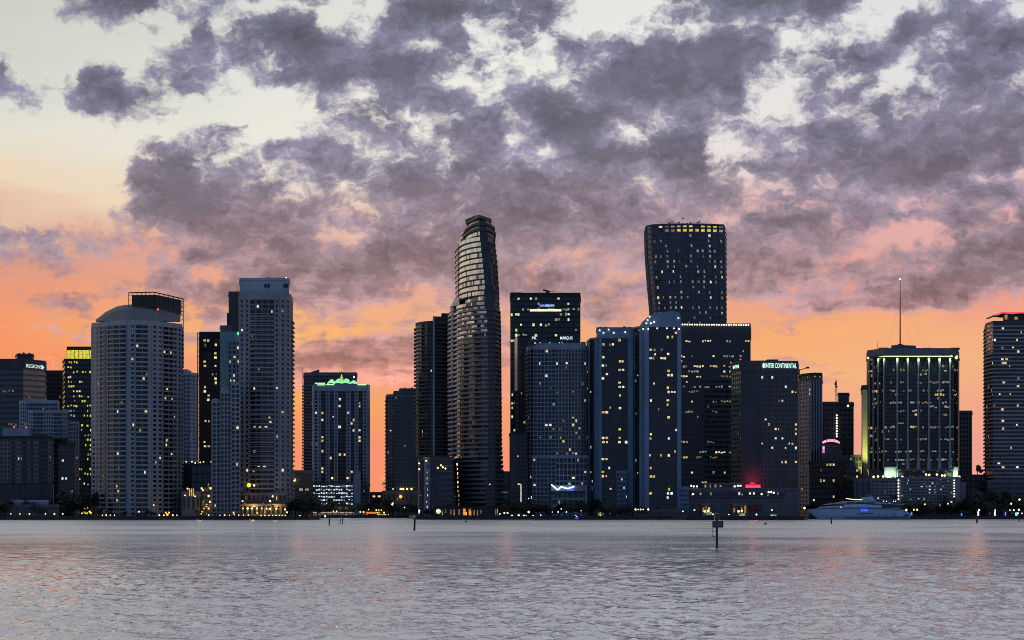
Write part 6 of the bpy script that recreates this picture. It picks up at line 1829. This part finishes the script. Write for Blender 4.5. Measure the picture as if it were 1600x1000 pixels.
m = MB()
for i in range(14):
    p = 1268 + i * 2.6; m.tube((yx(p), -1.2 - i * .2, yz(795.2)), (yx(p), -1.2 - i * .2, yz(793.4)), .05, seg=4)
m.tube((yx(1268), -1.2, yz(793.4)), (yx(1301.8), -3.8, yz(793.4)), .05, seg=4); m.build('bow_rail', MAT['steel'], yr)
m = MB()
for i in range(12):
    p = 1378 + i * 2.8; m.tube((yx(p), -3.2, yz(786.6)), (yx(p), -3.2, yz(785)), .05, seg=4)
m.tube((yx(1378), -3.2, yz(785)), (yx(1408.8), -3.2, yz(785)), .05, seg=4); m.build('deck_rail', MAT['steel'], yr)
m = MB(); m.tube((yx(1356), 0, yz(776.6)), (yx(1357), 0, yz(771)), .16, .08, 5); m.tube((yx(1352), 0, yz(776.4)), (yx(1352), 0, yz(773)), .06, seg=4); m.ball((yx(1360), 0, yz(775.4)), .62, 8, 5); m.build('radar_mast', ywhite, yr)
for a, c in ((1322, 1334), (1336, 1350), (1352, 1366)):
    m = MB(); m.box(yx(a), yx(c), -4.16, -3.9, yz(786.4), yz(784.9)); m.build('saloon_window', ydark, yr)

# small blue lit boat
e = empty('small_boat', (wx(902, 1528), 1528, 0), 'small dark boat glowing blue at the quay below the zigzag light', 'boat')
m = MB(); m.prism([(-4, -.9), (3, -.9), (4.6, 0), (3, .9), (-4, .9)], -.2, .8, top=[(-4.2, -1.2), (3.2, -1.2), (5.4, 0), (3.2, 1.2), (-4.2, 1.2)]); m.build('hull', MAT['black'], e)
m = MB(); m.box(-2, 1, -.8, .8, .82, 1.9); m.box(-2.3, 1.3, -1, 1, 1.92, 2.05); m.build('cabin', MAT['stone'], e)
m = MB(); m.box(-1.6, .8, -1.02, -.86, .9, 1.7); m.build('blue_light', lamp('boat_blue_glow', s2l((45, 75, 255)), 1.3), e)
m = MB(); m.ball((-.4, 0, 2.6), .38, 6, 4); m.tube((-.4, 0, 2.05), (-.4, 0, 2.5), .05, seg=4); m.build('mast_light', WHITE_LAMP, e)

# ------------------------------------------------------------------ day marker and piles in the water
MD = 322.0
e = empty('channel_marker', (wx(1120, MD), MD, 0), 'dark channel marker pile with a green lamp and square board standing in the bay', 'channel marker')
k = MD / F
m = MB(); m.tube((0, 0, -2), (.02, 0, wz(822, MD)), .21, .17, 10); m.build('pile', paint('wet_pile', (.012, .011, .010), rough=.6, scale=3), e)
m = MB(); m.box(-.72, .98, -.32, -.24, wz(824, MD), wz(814.5, MD)); bd = m.build('board', paint('board_grey', (.055, .052, .06), scale=2, streak=False), e)
m = MB()
for a, c, y0, y1 in ((-.76, -.70, 824.4, 814.1), (.96, 1.02, 824.4, 814.1)): m.box(a, c, -.345, -.22, wz(y0, MD), wz(y1, MD))
m.box(-.70, .96, -.35, -.21, wz(824.4, MD), wz(823.8, MD)); m.box(-.70, .96, -.35, -.21, wz(814.7, MD), wz(814.1, MD))
m.build('board_frame', MAT['black'], bd)
m = MB()
for i, (a, c) in enumerate(((-.45, .62), (-.5, .7), (-.4, .55))): m.box(a, c, -.327, -.321, wz(822.3 - i * 2.7, MD), wz(821.3 - i * 2.7, MD))
m.build('worn_lines', paint('worn_grey', (.15, .145, .15), scale=4), bd)
m = MB(); m.tube((0, 0, wz(822, MD)), (0, 0, wz(812.8, MD)), .16, .16, 8); m.tube((0, 0, wz(812.8, MD)), (0, 0, wz(811.8, MD)), .40, .40, 10); m.build('lamp_base', MAT['black'], e)
m = MB(); m.tube((0, 0, wz(811.8, MD)), (0, 0, wz(803, MD)), .42, .36, 12); m.ball((0, 0, wz(803, MD)), .36, 10, 6, sz=.5); m.build('green_lantern', paint('green_lens', (.006, .05, .012), rough=.3, streak=False, scale=3), e)
m = MB(); m.box(-.74, -.68, -.06, .0, wz(838.5, MD), wz(824.4, MD)); m.box(-.68, -.17, -.06, 0, wz(838.5, MD), wz(837.8, MD)); m.box(-.68, -.17, -.06, 0, wz(831, MD), wz(830.5, MD)); m.build('ladder', MAT['black'], e)

for px, t, d, r, lab in ((647, 809, 640, .34, 'leaning dark pile standing in the water below the twin curved tower'), (514, 805, 900, .3, 'dark pile just off the right end of the left island'),
                         (531, 805.5, 950, .22, 'thin dark pile, left one of a close two off the parking decks'), (534.5, 805.5, 950, .22, 'thin dark pile, right one of a close two off the parking decks'),
                         (1298.5, 809, 1020, .42, 'dark slanted pile in the water in front of the yacht'), (1526, 809, 1080, .5, 'squat dark pile in the water near the right edge'), (1592, 809, 1200, .3, 'short thin pile farthest right in the water')):
    e = empty('mooring_pile', (wx(px, d), d, 0), lab, 'pile')
    zt = wz(t, d); m = MB(); m.tube((0, 0, -2), (.25, 0, zt), r, r * .9, 8); m.build('shaft', MAT['black'], e)
    m = MB(); m.tube((.25, 0, zt), (.25, 0, zt + .25), r * 1.35, r * .5, 8); m.build('cap', MAT['stone'], e)
for px, py, lab in ((1196, 819.5, 'small round dark buoy floating right of the channel marker'), (728, 815.5, 'small dark buoy floating below the tapering tower')):
    d = F * 6 / (py - 800)
    e = empty('buoy', (wx(px, d), d, 0), lab, 'buoy')
    m = MB(); m.ball((0, 0, .25), .62, 10, 7); m.build('float', MAT['black'], e); m = MB(); m.tube((0, 0, .8), (0, 0, 1.3), .08, seg=5); m.build('stem', MAT['black'], e)
for px, lab in ((1233, 'low mooring dolphin, the left one of two off the hotel podium'), (1238.5, 'low mooring dolphin, the right one of two off the hotel podium')):
    d = 1480; e = empty('mooring_dolphin', (wx(px, d), d, 0), lab, 'mooring post')
    m = MB()
    for a in (-.5, .5): m.tube((a, 0, -2), (a * .3, 0, 2.4), .25, .22, 6)
    m.build('shaft', MAT['black'], e); m = MB(); m.tube((0, 0, 2.4), (0, 0, 2.9), .55, .3, 8); m.build('cap', MAT['stone'], e)
